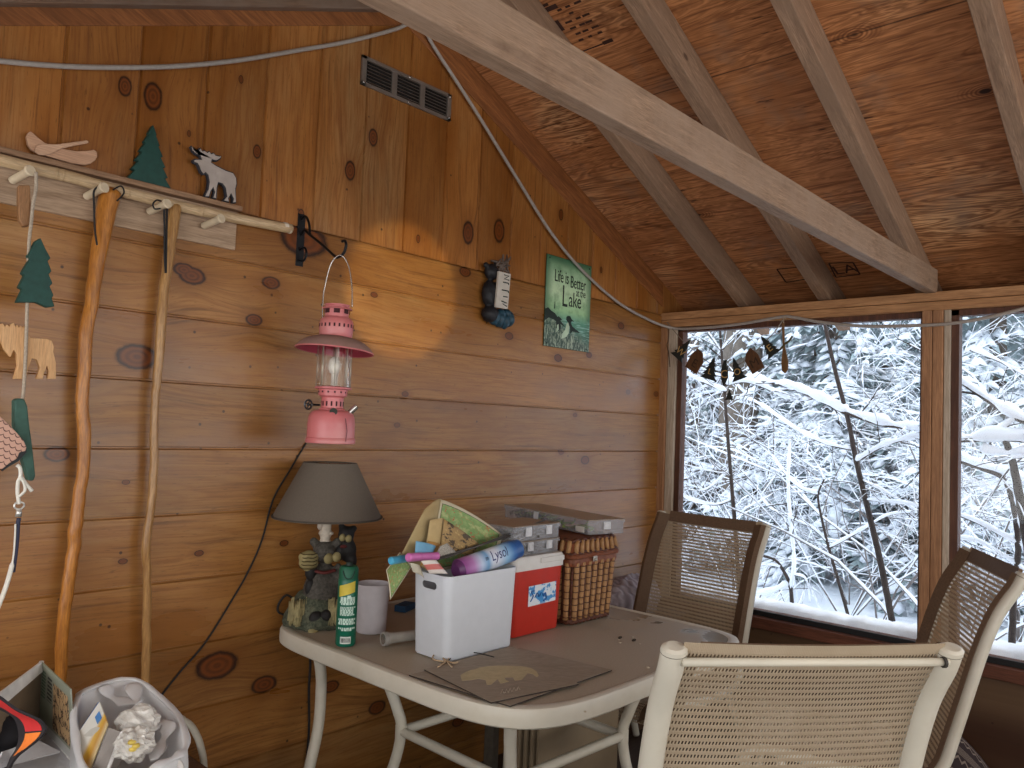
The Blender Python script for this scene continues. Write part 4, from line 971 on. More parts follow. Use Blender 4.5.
tag(b.build('blue_pouch', plain('dark_blue_cloth', '#22405e', .8), bevel=.006), 'small dark blue packet on the table behind the white bin', 'packet')

# ---- white bin with its contents
BX0, BX1, BY0, BY1 = -2.276, -1.972, -.753, -.592
BZ = TZ+.001; BT = zat(BX0+.02, BY0, 577)
M_bin = plain('white_plastic', '#cdd0d6', .35, var=.02, spec=.45)
bn = thing('white_bin', 'white plastic bin with a slot handle, stuffed with maps and markers', 'bin', ((BX0+BX1)/2, (BY0+BY1)/2, BZ))
def rrect(x0, x1, y0, y1, r, z, n=6):
    P = []
    for cx, cy, a in ((x1-r,y1-r,0),(x0+r,y1-r,PI/2),(x0+r,y0+r,PI),(x1-r,y0+r,PI*1.5)):
        for i in range(n+1): w = a+PI/2*i/n; P.append(Vector((cx+r*math.cos(w), cy+r*math.sin(w), z)))
    return P
def loft(b, rings, cap0=True, cap1=False):
    n = len(rings[0]); o = len(b.v)
    for r in rings: b.v += [tuple(p) for p in r]
    for j in range(len(rings)-1):
        for i in range(n): b.f.append((o+j*n+i, o+j*n+(i+1) % n, o+(j+1)*n+(i+1) % n, o+(j+1)*n+i)); b.m.append(b.mi)
    if cap0: b.f.append(tuple(o+i for i in reversed(range(n)))); b.m.append(b.mi)
    if cap1: b.f.append(tuple(o+(len(rings)-1)*n+i for i in range(n))); b.m.append(b.mi)
b = MB(); tp = .012; th = .003
loft(b, [rrect(BX0+tp+.004,BX1-tp-.004,BY0+.004+.004,BY1-.008,.02,BZ), rrect(BX0+tp,BX1-tp,BY0+.004,BY1-.004,.024,BZ+.005), rrect(BX0,BX1,BY0,BY1,.028,BT),
         rrect(BX0+th,BX1-th,BY0+th,BY1-th,.026,BT), rrect(BX0+tp+th,BX1-tp-th,BY0+.004+th,BY1-.004-th,.022,BZ+.008)], True, True)
bo = b.build('bin_shell', M_bin, bn, autos=True)
# slot handle cut through the narrow end
hz = zat(BX0, (BY0+BY1)/2, 585); cut = MB(); hy = (BY0+BY1)/2+.0
slot = []
for i in range(24):
    a = 2*PI*i/24; slot.append(Vector((BX0-.03, hy+math.copysign(.020, math.cos(a))+.011*math.cos(a), hz+.011*math.sin(a))))
cut.prism(slot, (.09, 0, 0)); co_ = cut.build('slot_cutter', M_bin); md = bo.modifiers.new('slot', 'BOOLEAN'); md.object = co_; md.operation = 'DIFFERENCE'; md.solver = 'EXACT'
dg = bpy.context.evaluated_depsgraph_get(); nm = bpy.data.meshes.new_from_object(bo.evaluated_get(dg)); bo.modifiers.clear(); bo.data = nm; bpy.data.objects.remove(co_)
# map: big folded sheet standing at the back, bowed, hanging over the left side
t = NT('map_print'); X = t.xyz(t.coord('UV')); nz = t.noise(t.coord('UV'), 7, 5, .6)
c = t.ramp(nz, [(.3, lin('#93a76b')), (.5, lin('#76955a')), (.62, lin('#a3ac74')), (.75, lin('#bdb88c'))])
ed = t.math('MINIMUM', t.math('MINIMUM', X[0], t.math('SUBTRACT', 1.0, X[0])), t.math('MINIMUM', X[1], t.math('SUBTRACT', 1.0, X[1])))
ln_ = t.math('LESS_THAN', t.math('ABSOLUTE', t.math('SUBTRACT', t.noise(t.coord('UV'), 5, 2), .5)), .006)
c = t.mix(ln_, c, lin('#b5523e')); c = t.mix(t.math('LESS_THAN', ed, .055), c, lin('#3f4a34')); c = t.mix(t.math('LESS_THAN', ed, .045), c, lin('#c8bda2'))
M_map = t.done(t.bsdf(c, .7))
mp_ = thing('road_map', 'folded green road map standing in the white bin and drooping over its side', 'map', ((BX0+BX1)/2, BY1-.03, BZ+.1))
def quadsheet(name, c4, mat, par, bow, n=10, uv=True, thick=.0012):
    """bilinear patch, corners a b c d (a->b bottom, d->c top), bulging along bow"""
    a, b_, c_, d = [Vector(p) for p in c4]; mb = MB(); rows = []
    for j in range(n+1):
        v = j/n; rows.append([(a*(1-u/n)+b_*(u/n))*(1-v)+(d*(1-u/n)+c_*(u/n))*v+Vector(bow)*(4*(u/n)*(1-u/n)) for u in range(n+1)])
    mb.sheet(rows); return mb.build(name, mat, par, smooth=True, solid=thick, uvf=lambda i, co: ((i % (n+1))/n, (i//(n+1))/n))
Yb = BY1-.02
P_ = lambda x, y, dd=0: onY(x, y, Yb+dd)
quadsheet('map_panel', [P_(428,576), P_(492,570), P_(503,535,-.01), P_(440,499,.012)], M_map, mp_, (0,.012,.015))
M_mapback = plain('map_back', '#a8946a', .75, var=.12, scale=30, dirt='#8a6f46')
quadsheet('map_fold', [P_(397,563), P_(428,572), P_(441,499,.012), P_(424,510,.0)], M_mapback, mp_, (0,-.01,.012))
quadsheet('map_flap', [onY(390,600,Yb-.05), onY(386,570,Yb-.02), P_(400,552), P_(412,566,-.05)], M_map, mp_, (-.006,-.012,.0))
def leaflet(label, name, px, dy, mat, cat='leaflet'):
    o = quadsheet(name, [onY(x, y, Yb+dy) for x, y in px], mat, None, (0,-.006,.002), 6); return tag(o, label, cat)
t = NT('brochure_print'); nz = t.noise(t.coord('UV'), 4, 5, .7); X = t.xyz(t.coord('UV'))
M_broch = t.done(t.bsdf(t.ramp(nz, [(.35, lin('#4c3c2a')), (.45, lin('#9a7d4f')), (.6, lin('#b89a64')), (.75, lin('#7d6a44'))], 'CONSTANT'), .6))
M_tanp = plain('tan_newsprint', '#b39a6c', .75, var=.1, scale=25); M_oran = plain('tan_orange_newsprint', '#b5874a', .75, var=.1, scale=25)
leaflet('folded tan leaflet with a dark photo, in front of the green map in the bin', 'brochure', [(440,552),(472,556),(479,544),(444,519)], -.035, M_broch)
leaflet('plain tan folded paper left of the photo leaflet, in front of the map', 'folded_paper', [(424,558),(441,556),(444,518),(430,520)], -.026, M_tanp, 'paper')
leaflet('narrow orange-tan paper strip tucked low before the tan leaflets in the bin', 'folded_paper', [(420,566),(438,560),(441,545),(428,541)], -.045, M_oran, 'paper')
leaflet('pale blue card sticking up at the left end of the bin', 'blue_card', [(414,560),(430,558),(436,546),(416,541)], -.062, plain('card_blue', '#6a9dbb', .6), 'card')
t = NT('newspaper_print'); nz = t.noise(t.coord('UV'), 30, 3, .7); M_news = t.done(t.bsdf(t.ramp(nz, [(.45, lin('#55504a')), (.52, lin('#b9b2a6'))]), .8))
leaflet('crumpled newspaper edge between the blue card and the spray can in the bin', 'newspaper', [(434,558),(456,552),(447,543),(440,546)], -.075, M_news, 'newspaper')
leaflet('pink and white printed card hanging over the bin rim under the pink marker', 'printed_card', [(430,574),(448,574),(436,560),(421,561)], -.145, None or (lambda: (lambda t: t.done(t.bsdf(t.ramp(t.xyz(t.coord('UV'))[1], [(0,lin('#d8cdc6')),(.3,lin('#d8cdc6')),(.32,lin('#c9706a')),(.7,lin('#d9a29b')),(.72,lin('#dcd3cc'))], 'CONSTANT'), .5)))(NT('pink_card')))(), 'card')
leaflet('cream folded leaflet curling over the left rim of the bin', 'folded_paper', [(413,572),(424,578),(420,566),(410,563)], -.13, plain('cream_paper', '#b9b29f', .7), 'paper')
# markers
def marker(label, pa, pb, r, col, cap):
    a, b_ = pa, pb; d = (b_-a).normalized(); o = thing('felt_marker', label, 'marker', a, 'markers in the bin')
    m = MB(); m.tube([a, a+d*.004, a+d*.06], [r*.7, r, r], 16); m.build('cap', plain(cap, col, .35), o, autos=True)
    m = MB(); m.tube([a+d*.06, b_], r*.93, 16); m.build('barrel', plain(cap+'_barrel', col, .35), o, autos=True)
yA = BY0+.05
marker('bright blue felt marker poking out of the left end of the bin', onY(390,561,yA+.03), onY(420,556,yA+.05), .0112, '#4aa3c9', 'marker_blue')
marker('pink felt marker lying on the bin contents beside the blue one', onY(407.5,557.5,yA-.01), onY(437,556,yA+.01), .0122, '#c46aa8', 'marker_pink')
# disinfectant can lying on top
a, b_ = onY(459,570,BY0+.05), onY(511,551,BY0+.045); d = (b_-a).normalized(); r = .033
sc_ = thing('aerosol_can', 'white, purple and blue aerosol can lying on its side across the top of the bin', 'can', a)
t = NT('aerosol_label'); X = t.xyz(t.coord('UV')); c = t.ramp(X[0], [(0, lin('#8f4d8c')), (.16, lin('#b07bb0')), (.3, lin('#b9c6dd')), (.42, lin('#6f9fca')), (.50, lin('#cfd6e2')), (.6, lin('#d5d9e6')), (.78, lin('#8fb9da')), (.93, lin('#3f6ea8')), (1, lin('#2e5590'))])
M_aer = t.done(t.bsdf(c, .3)); L_ = (b_-a).length
m = MB(); m.tube([a, a+d*L_], r, 32); m.build('can_body', M_aer, sc_, autos=True, uvf=lambda i, co: (min(1,max(0,(co-a).dot(d)/L_)), 0))
m = MB(); m.tube([b_, b_+d*.012, b_+d*.03], [r*.97, r*.93, r*.9], 28); m.build('cap', plain('cap_blue', '#2d5590', .35), sc_, autos=True)
m = MB(); m.tube([a-d*.014, a], [r*.6, r*.97], 28); m.build('bottom_dome', plain('can_purple', '#5b2f5c', .35), sc_, autos=True)
tc = (Vector(CAM)-(a+b_)/2); tc = (tc-d*tc.dot(d)).normalized(); up2 = d.cross(tc)
if up2.z < 0: up2 = -up2
def lay_text(body, size, f, off, mat, nm, narrow=.7, rot=0):
    me = text_mesh(body, size, extrude=.0002, shear=.2, fine=.004); m = MB(); vs = []
    for v in me.vertices:
        x, y = v.co.x*narrow, v.co.y
        if rot: x, y = x*math.cos(rot)-y*math.sin(rot), x*math.sin(rot)+y*math.cos(rot)
        an = (y+off)/r; rr_ = r+.0007+v.co.z
        vs.append(a+d*(L_*f+x)+tc*(rr_*math.cos(an))+up2*(rr_*math.sin(an)))
    m.add(vs, [tuple(p.vertices) for p in me.polygons]); m.build(nm, mat, sc_)
lay_text('Lysol', .046, .64, .004, plain('letter_navy', '#27306b', .4), 'lettering', .75)
lay_text('m', .022, .40, .004, plain('letter_dark', '#2b2a44', .4), 'small_lettering', .8)
# long skewers across the top
sk = MB(); 
for (x0,y0),(x1,y1) in (((437,560),(560,519)),((440,557),(548,525)),((446,558),(545,520))): sk.tube([onY(x0,y0,BY0+.075), onY(x1,y1,BY0+.11)], .0028, 6)
tag(sk.build('barbecue_skewers', plain('dull_steel', '#4c4743', .5, .5), smooth=True), 'thin dark metal roasting fork laid over the bin and cooler', 'fork')

# ---- red cooler
CX0, CX1, CY0, CY1 = -1.936, -1.672, -.699, -.495
zl1 = zat(CX0, CY0, 559); zl0 = zat(CX0, CY0, 573)
ck = thing('red_cooler', 'red picnic cooler with a white lid beside the wicker basket', 'cooler', ((CX0+CX1)/2, (CY0+CY1)/2, TZ))
M_red = plain('cooler_red', '#b02a1c', .4, var=.05, spec=.45); M_wl = plain('cooler_white', '#c9c6c2', .45, var=.04)
b = MB(); tpr = .010; loft(b, [rrect(CX0+tpr,CX1-tpr*1.6,CY0+tpr,CY1-tpr,.02,TZ+.001), rrect(CX0+tpr-.004,CX1-tpr*1.4,CY0+tpr-.004,CY1-tpr+.004,.026,TZ+.008), rrect(CX0+.004,CX1-.004,CY0+.004,CY1-.004,.022,zl0)], True, True); b.build('body', M_red, ck, autos=True)
b = MB(); loft(b, [rrect(CX0,CX1,CY0,CY1,.022,zl0), rrect(CX0,CX1,CY0,CY1,.022,zl1-.008), rrect(CX0+.006,CX1-.006,CY0+.006,CY1-.006,.02,zl1)], True, True); lid = b.build('lid', M_wl, ck, autos=True)
b = MB(); b.box((CX1-.135, CY0-.005, zl0+.018), (CX1-.012, CY0+.004, zl1-.008)); sub_of(b.build('lid_grip', M_wl, None, bevel=.003), lid)
t = NT('cooler_sticker'); nz = t.noise(t.coord(), 38, 3, .6); X = t.xyz(t.coord())
c = t.ramp(nz, [(.40, lin('#3f87c0')), (.48, lin('#3f87c0')), (.50, lin('#c9d6e2')), (.62, lin('#d5dade'))])
c = t.mix(t.ramp(X[2], [(.852, .9), (.868, 0.0)]), c, lin('#d0d4d6'))
M_stk = t.done(t.bsdf(c, .35))
za, zb = zat(-1.853, CY0, 607), zat(-1.853, CY0, 586.5); SXF = lambda x: -3.833+.941*(x+3.833); b = MB()
sl_ = lambda z: CY0+.003+(.003)*(zl0-z)/(zl0-TZ)
b.prism([Vector((-1.859, sl_(za)-.0015, za)), Vector((-1.718, sl_(za)-.0015, za+.004)), Vector((-1.718, sl_(zb)-.0015, zb+.002)), Vector((-1.859, sl_(zb)-.0015, zb))], (0,-.0006,0)); stk = b.build('sticker', M_stk, ck)
b = MB()
for pts in ([(-1.725,.25),(-1.712,.5),(-1.722,.72),(-1.705,.75)], [(-1.70,.42),(-1.69,.62),(-1.68,.42),(-1.668,.6)], [(-1.66,.55),(-1.655,.4),(-1.645,.55),(-1.64,.25),(-1.655,.18)]):
    b.tube(crv([Vector((SXF(x), sl_((za+zb)/2)-.0035, za+(zb-za)*w)) for x, w in pts], 5), .0022, 5)
sub_of(b.build('sticker_script', plain('script_blue', '#2b62a3', .4)), stk)

# ---- wicker basket
WX0, WX1, WY0, WY1 = -1.662, -1.388, -.722, -.46
wz1 = zat(WX0+.02, WY0, 560); wz2 = zat(WX0+.02, WY0, 541)
wk_ = thing('wicker_basket', 'brown wicker basket of upright split canes with a hinged lid', 'basket', ((WX0+WX1)/2, (WY0+WY1)/2, TZ))
M_cane = plain('golden_cane', '#9c744b', .55, var=.22, scale=50, bump=.2, dirt='#7d5834'); M_wick = plain('dark_wicker', '#4a2413', .6, var=.35, scale=70, bump=.4); M_wick2 = plain('brown_band', '#6d3a20', .55, var=.25, scale=60, bump=.3)
b = MB(); ins = .02
loft(b, [rrect(WX0+ins,WX1-ins,WY0+ins,WY1-ins,.02,TZ+.002), rrect(WX0+.008,WX1-.008,WY0+.008,WY1-.008,.02,wz1)], True, True); b.build('basket_wall', M_wick, wk_, autos=True)
def per(f, z0_, z1_, off):
    """canes up the four sides"""
    out = []
    P0 = rrect(WX0+ins-off,WX1-ins+off,WY0+ins-off,WY1-ins+off,.02,z0_,3); P1 = rrect(WX0+.008-off,WX1-.008+off,WY0+.008-off,WY1-.008+off,.02,z1_,3); return P0, P1
def along(P, s):
    L = [(P[(i+1) % len(P)]-P[i]).length for i in range(len(P))]; T = sum(L); s = (s % 1)*T
    for i, l in enumerate(L):
        if s <= l: return P[i]+(P[(i+1) % len(P)]-P[i])*(s/l)
        s -= l
    return P[0]
P0, P1 = per(0, TZ+.018, wz1-.012, .003); NC = 28
cn = MB(); wr = MB()
for i in range(NC):
    a_, c_ = along(P0, i/NC), along(P1, i/NC); cn.tube([a_+(c_-a_)*k/10 for k in range(11)], [.0104*(1+.08*math.sin(k*2.1+i)) for k in range(11)], 8, flat=(1,1))
    for k in range(9): q = a_+(c_-a_)*((k+.35)/9); wr.tube([q, q+(c_-a_).normalized()*.0035], .0112, 8)
    a2, c2 = along(P0, (i+.5)/NC), along(P1, (i+.5)/NC); wr.tube([a2, c2], .0042, 6)
    for k in range(9):
        q = a_+(c_-a_)*((k+.5)/9); q2 = along(P0,(i+.5)/NC)+(along(P1,(i+.5)/NC)-along(P0,(i+.5)/NC))*((k+.5)/9); 
        if k % 1 == 0: wr.blob(q2, (.0058,.0058,.0075), 6, 4)
cn.build('canes', M_cane, wk_, smooth=True); wr.build('dark_weave', M_wick, wk_, smooth=True)
for nm, z, rr_, off in (('bottom_braid', TZ+.012, .011, .002), ):
    pr = rrect(WX0+ins-off,WX1-ins+off,WY0+ins-off,WY1-ins+off,.02,z,4); b = MB()
    for ph in (0, PI):
        P = [along(pr, k/160)+Vector((0,0,.006*math.sin(k*.8+ph))) for k in range(161)]; b.tube(P, .0065, 6)
    b.build(nm, M_wick, wk_, smooth=True)
b = MB(); loft(b, [rrect(WX0+.001,WX1-.001,WY0+.001,WY1-.001,.022,wz1-.024), rrect(WX0-.002,WX1+.002,WY0-.002,WY1+.002,.022,wz1-.012), rrect(WX0+.001,WX1-.001,WY0+.001,WY1-.001,.022,wz1)], True, True); b.build('rim_band', M_wick2, wk_, autos=True)
b = MB(); loft(b, [rrect(WX0-.004,WX1+.006,WY0-.006,WY1+.002,.022,wz1+.003), rrect(WX0-.006,WX1+.008,WY0-.008,WY1+.004,.024,wz1+.014), rrect(WX0+.0,WX1,WY0+.0,WY1-.004,.022,wz1+.022), rrect(WX0+.012,WX1-.012,WY0+.012,WY1-.012,.022,wz2-.002), rrect(WX0+.03,WX1-.03,WY0+.03,WY1-.03,.02,wz2)], True, True); lidb = b.build('lid', M_wick2, wk_, autos=True)
b = MB(); lo_, hi_ = rrect(WX0-.001,WX1+.001,WY0-.001,WY1-.003,.022,wz1+.022,3), rrect(WX0+.008,WX1-.008,WY0+.008,WY1-.010,.022,wz2-.002,3)
for i in range(34):
    a_, c_ = along(lo_, i/34), along(hi_, i/34+.008); b.tube([a_, (a_+c_)/2+Vector((0,0,.002)), c_], .0085, 8)
sub_of(b.build('lid_canes', M_cane, None, smooth=True), lidb)
b = MB(); P = [along(hi_, k/160)+Vector((0,0,.004*math.sin(k*.9))) for k in range(161)]; b.tube(P, .006, 6); P = [along(lo_, k/160)+Vector((0,0,.004*math.sin(k*.9))) for k in range(161)]; b.tube(P, .006, 6); sub_of(b.build('lid_braid', M_wick, None, smooth=True), lidb)
b = MB(); p = Vector(((WX0+WX1)/2-.02, WY0-.009, wz1-.004)); b.box(p-Vector((.011,.002,.008)), p+Vector((.011,.002,.010))); b.blob(p+Vector((0,-.004,-.002)), .006, 8, 6); b.build('clasp', plain('clasp_steel', '#b3aca4', .35, .6), wk_, bevel=.001)

# ---- clear plastic boxes
t = NT('clear_plastic'); gl = t.n('ShaderNodeBsdfPrincipled'); gl.inputs['Base Color'].default_value = (.62,.62,.64,1); gl.inputs['Roughness'].default_value = .25
tr_ = t.n('ShaderNodeBsdfTransparent'); tr_.inputs[0].default_value = (.9,.9,.92,1); mx = t.n('ShaderNodeMixShader'); t.put(mx.inputs[0], t.ramp(t.noise(t.coord(), 12, 3), [(.3, .12), (.7, .30)])); t.l(tr_.outputs[0], mx.inputs[1]); t.l(gl.outputs[0], mx.inputs[2]); M_clear = t.done(mx.outputs[0])
t = NT('lid_dust_wall_reflection'); gl = t.n('ShaderNodeBsdfPrincipled'); gl.inputs['Base Color'].default_value = lin('#b8a185')+(1,); gl.inputs['Roughness'].default_value = .5  # tan of the reflected wall is put into the dusty lid's colour
tr_ = t.n('ShaderNodeBsdfTransparent'); mx = t.n('ShaderNodeMixShader'); mx.inputs[0].default_value = .62; t.l(tr_.outputs[0], mx.inputs[1]); t.l(gl.outputs[0], mx.inputs[2]); M_dlid = t.done(mx.outputs[0])
M_latch = plain('clear_latch', '#c3c3c6', .35)
def clearbox(label, o, ex, ey, w, d, h, content=None, latches=(.3,.75), group=None):
    """o = bottom front-left corner, ex along the front, ey to the back"""
    M_ = frame(o, ex, ey); r = thing('clear_storage_box', label, 'box', o, group); t_ = .002
    b = MB()
    for lo, hi in (((0,0,0),(w,d,t_)), ((0,0,0),(w,t_,h*.78)), ((0,d-t_,0),(w,d,h*.78)), ((0,0,0),(t_,d,h*.78)), ((w-t_,0,0),(w,d,h*.78))): b.box(lo, hi, M_)
    b.build('tray', M_clear, r)
    b = MB(); g = .004
    b.box((-g,-g,h-.003), (w+g,d+g,h), M_); l1 = b.build('lid', M_dlid, r)
    b = MB()
    for lo, hi in (((-g,-g,h*.74),(w+g,-g+t_,h)), ((-g,d+g-t_,h*.74),(w+g,d+g,h)), ((-g,-g,h*.74),(-g+t_,d+g,h)), ((w+g-t_,-g,h*.74),(w+g,d+g,h))): b.box(lo, hi, M_)
    sub_of(b.build('lid_skirt', M_clear), l1)
    for f in latches:
        b = MB(); b.box((w*f-.014,-g-.004,h*.30), (w*f+.014,-g,h*.9), M_); b.tube([M_ @ Vector((w*f+.010*math.cos(a), -g-.005, h*.62+h*.2*math.sin(a))) for a in [2*PI*i/12 for i in range(13)]], .0015, 5); b.build('latch', M_latch, r)
    b = MB(); b.box((w+g,d*.5-.016,h*.35), (w+g+.004,d*.5+.016,h*.85), M_); b.tube([M_ @ Vector((w+g+.005, d*.5+.014*math.cos(a), h*.62+h*.16*math.sin(a))) for a in [2*PI*i/12 for i in range(13)]], .0018, 5); b.build('latch', M_latch, r)
    return r, M_
ux = Vector((1, .02, 0)).normalized(); uy = Vector((0,1,0))
z = zl1+.001; w_ = .215
o1 = Vector((-1.906, -.676, z)); h1 = .046
r1, M1 = clearbox('lower of the two small clear boxes stacked on the red cooler', o1, ux, uy, .221, .15, h1, group='small clear boxes on the cooler')
o2 = Vector((-1.92, -.673, z+h1+.001)); r2, M2 = clearbox('upper of the two small clear boxes stacked on the red cooler', o2, ux, uy, .240, .16, .050, group='small clear boxes on the cooler')
def bits(nm, label, M_, w, d, h, cols, n, seed, cat='contents', long=False):
    r_ = random.Random(seed); b = MB(); b_m = [plain(nm+'_'+c[1:], c, .6) for c in cols]
    for i in range(n):
        p = M_ @ Vector((r_.uniform(.02, w-.02), r_.uniform(.012, d-.015), .003+r_.uniform(.004, h))); b.mi = r_.randrange(len(cols))
        if long: dd = Vector((r_.uniform(-1,1), r_.uniform(-.5,.5), r_.uniform(-.3,.3))).normalized()*.025; b.tube([p-dd, p+dd], .004, 5)
        else: b.blob(p, (r_.uniform(.006,.014), r_.uniform(.006,.012), r_.uniform(.005,.010)), 8, 6)
    o = b.build(nm, b_m, smooth=True); tag(o, label, cat, kind='stuff'); return o
bits('fishing_tackle', 'dark small tackle pieces inside the small clear boxes', M1, .221, .15, .022, ['#3c3a38','#7c7a76','#55504c'], 60, 1, long=True)
bits('craft_pieces', 'grey odds and ends inside the upper small clear box', M2, .240, .16, .022, ['#77736e','#9a968f','#4e4a46'], 40, 2, long=True)
zt = wz2+.004
cA, cB, cC = onZ(588, 535, zt), onZ(505, 517, zt), onZ(628, 534, zt)
e1 = (cA-cB); e1.z = 0; e1n = e1.normalized(); Lb = e1.length
e2n = Vector((-e1n.y, e1n.x, 0)); Wb = abs((cC-cA).dot(e2n)); hb_ = (zat(cA.x, cA.y, 522)-zt)*1.15
r3, M3 = clearbox('large flat clear storage box with green stuff inside, lying across the wicker basket', cB, e1n, e2n, Lb, max(.16, min(Wb, .24)), hb_, latches=(.42,))
bits('green_yarn', 'bright green yarn bundle inside the large clear box', M3, Lb*.95, .10, hb_*.5, ['#7f9b3c','#93ad4a','#64812f'], 40, 3, 'yarn', True)
bits('dark_beads', 'dark clutter at the left end inside the large clear box', M3, Lb*.45, .12, hb_*.5, ['#2b221d','#4a352a','#1f1b1a'], 36, 4)
p = M3 @ Vector((Lb*.90, -.006, hb_*.3)); b = MB(); b.box((Lb*.88,-.0065,hb_*.12),(Lb*.97,-.0045,hb_*.5), M3); tg = b.build('price_label', plain('white_label', '#d9d7d0', .5)); sub = tg; tg.parent = r3; tg.matrix_parent_inverse = Matrix.Translation(-r3.location)

# ---- placemats with a bear stencil, twine bow
M_mat = timber('placemat_board', '#a39482', '#8f806e', (.8,-.6,0), .7, 6, 6, .1, False); M_matedge = plain('placemat_edge', '#2d211b', .8)
def mat_poly(px, z): return [onZ(x, y, z) for x, y in px]
def placemat(label, px, z):
    r = thing('placemat', label, 'placemat', onZ(px[0][0], px[0][1], z), 'thin placemats on the table')
    P = mat_poly(px, z); b = MB(); b.prism(P, (0,0,-.0028)); b.build('edge_board', M_matedge, r)
    c = sum(P, Vector())/len(P); b = MB(); b.prism([c+(p-c)*.994+Vector((0,0,.0009)) for p in P], (0,0,-.0008)); b.build('printed_face', M_mat, r); return r
placemat('lower of two grey-brown placemats, mostly covered by the bear one', [(409,675),(510,706),(612,670),(520,648)], TZ+.0032)
pm = placemat('upper grey-brown placemat with a tan bear silhouette, in front of the white bin', [(424,669.5),(491,702.5),(579,684),(512,646)], TZ+.0072)
bear = [(258,235),(280,222),(300,214),(322,210),(340,202),(380,197),(420,194),(470,195),(520,197),(560,205),(582,218),(592,236),(585,244),(566,230),(545,226),(528,246),(518,256),(490,258),(482,244),(445,246),(452,256),(466,262),(430,271),(416,252),(388,276),(370,276),(366,256),(335,250),(300,256),(264,258)]
b = MB(); b.prism([onZ(400+x/4.267, 620+y/4.267, TZ+.0085) for x, y in bear], (0,0,-.0004)); b.build('bear_stencil', plain('stencil_tan', '#b5a47f', .75, var=.1, scale=60), pm)
b = MB()
for x, y in ((437,306),(455,303),(470,300),(487,296),(505,292)): b.tube([onZ(400+(x-7)/4.267, 620+(y+8)/4.267, TZ+.0085), onZ(400+(x)/4.267, 620+(y-8)/4.267, TZ+.0085), onZ(400+(x+7)/4.267, 620+(y+6)/4.267, TZ+.0085)], .0012, 5)
b.build('faint_lettering', plain('stencil_pale', '#b8aa97', .8), pm)
M_tw = plain('twine', '#b59b7c', .8, var=.15, scale=100); k0 = (447, 661)
tw = thing('twine_bow', 'small twine bow lying at the foot of the white bin', 'twine', onZ(447, 661, TZ+.012))
Zt = TZ+.012
b = MB()
for lp in ([(447,661),(440,656),(434,655),(433,659),(440,661),(447,661)], [(447,661),(450,656),(444,654.5),(443,658),(447,661)], [(447,661),(442,664),(438,667)], [(447,661),(449,664),(452,667)], [(447,661),(454,663),(458,662)]): b.tube(crv([onZ(x, y, Zt) for x, y in lp], 4), .0022, 6)
b.build('bow', M_tw, tw, smooth=True)
b = MB(); b.tube(crv([onZ(x, y, Zt) for x, y in ((449,660),(455,655),(464,652.5),(474,652.5),(484,654.5),(494,657))], 4), .0016, 6); b.build('loose_end', M_thong, tw, smooth=True)
b = MB(); r_ = random.Random(8)
for x, y in ((507,653),(511,654),(497,664),(620,643),(636,640),(640,644),(648,668),(633,637),(561,668),(619,640),(585,712),(500,655)):
    p = onZ(x, y, TZ+.0005); s_ = r_.uniform(.002,.0045); b.blob(p+Vector((0,0,s_*.4)), (s_,s_*1.5,s_*.6), 6, 4)
tag(b.build('crumbs', plain('pale_crumbs', '#b9ac98', .8)), 'pale crumbs scattered on the glass table top', 'crumbs', kind='stuff')
b = MB(); 
for x, y in ((634,640),(620,637.5)): p = onZ(x, y, TZ+.002); b.blob(p, (.012,.004,.004), 8, 5, rough=.3, fr=90)
tag(b.build('dead_leaf_bits', plain('dark_leaf', '#32271d', .9)), 'dark dead leaf bits near the far end of the table', 'debris', kind='stuff')
# ================================================================== SLING CHAIRS
t = NT('sling_mesh'); X = t.xyz(t.coord('UV'))
r1_ = t.math('DIVIDE', X[1], .0155); fv = t.math('FRACT', r1_)
fu = t.math('FRACT', t.math('ADD', t.math('DIVIDE', X[0], .0068), t.math('MULTIPLY', t.math('FLOOR', r1_), .37)))
fv2 = fv
wide = t.math('GREATER_THAN', t.noise(t.comb(0.0, t.math('MULTIPLY', t.math('FLOOR', r1_), 7.3), 0.0), 1.0, 0), .42)
hole = t.math('MULTIPLY', t.math('LESS_THAN', t.math('ABSOLUTE', t.math('SUBTRACT', t.math('ADD', fu, t.math('MULTIPLY', fv2, .45)), .6)), .24),
              t.math('LESS_THAN', t.math('ABSOLUTE', t.math('SUBTRACT', fv2, .5)), .225))
ridge = t.math('MULTIPLY_ADD', t.math('SINE', t.math('MULTIPLY', X[1], 6.283/.0155)), .5, .5)
thread = t.math('MULTIPLY_ADD', t.math('SINE', t.math('MULTIPLY', X[0], 6.283/.0033)), .5, .5)
nz = t.noise(t.coord('UV'), 9, 4, .6)
c = t.mix(t.math('MULTIPLY', thread, .35), lin('#bcaa91'), lin('#97846c')); c = t.mix(t.math('MULTIPLY', ridge, .35), c, lin('#9a866e')); c = t.mix(t.ramp(nz, [(.4, 0.0), (.7, .3)]), c, lin('#c4b59f'))
bs = t.bsdf(c, .8, 0, t.math('ADD', ridge, t.math('MULTIPLY', thread, .4)), .5, .002, .2)
tl = t.n('ShaderNodeBsdfTranslucent'); t.put(tl.inputs[0], t.mix(0.0, lin('#8a6c4e'), lin('#8a6c4e'))); m1 = t.n('ShaderNodeMixShader'); m1.inputs[0].default_value = .22; t.l(bs, m1.inputs[1]); t.l(tl.outputs[0], m1.inputs[2])
tr_ = t.n('ShaderNodeBsdfTransparent'); mx = t.n('ShaderNodeMixShader'); t.l(t.math('MULTIPLY', hole, .95), mx.inputs[0]); t.l(m1.outputs[0], mx.inputs[1]); t.l(tr_.outputs[0], mx.inputs[2])
M_sling = t.done(mx.outputs[0])
M_hem = plain('sling_hem', '#6a5442', .8, var=.15, scale=150, bump=.3)
CW = .275
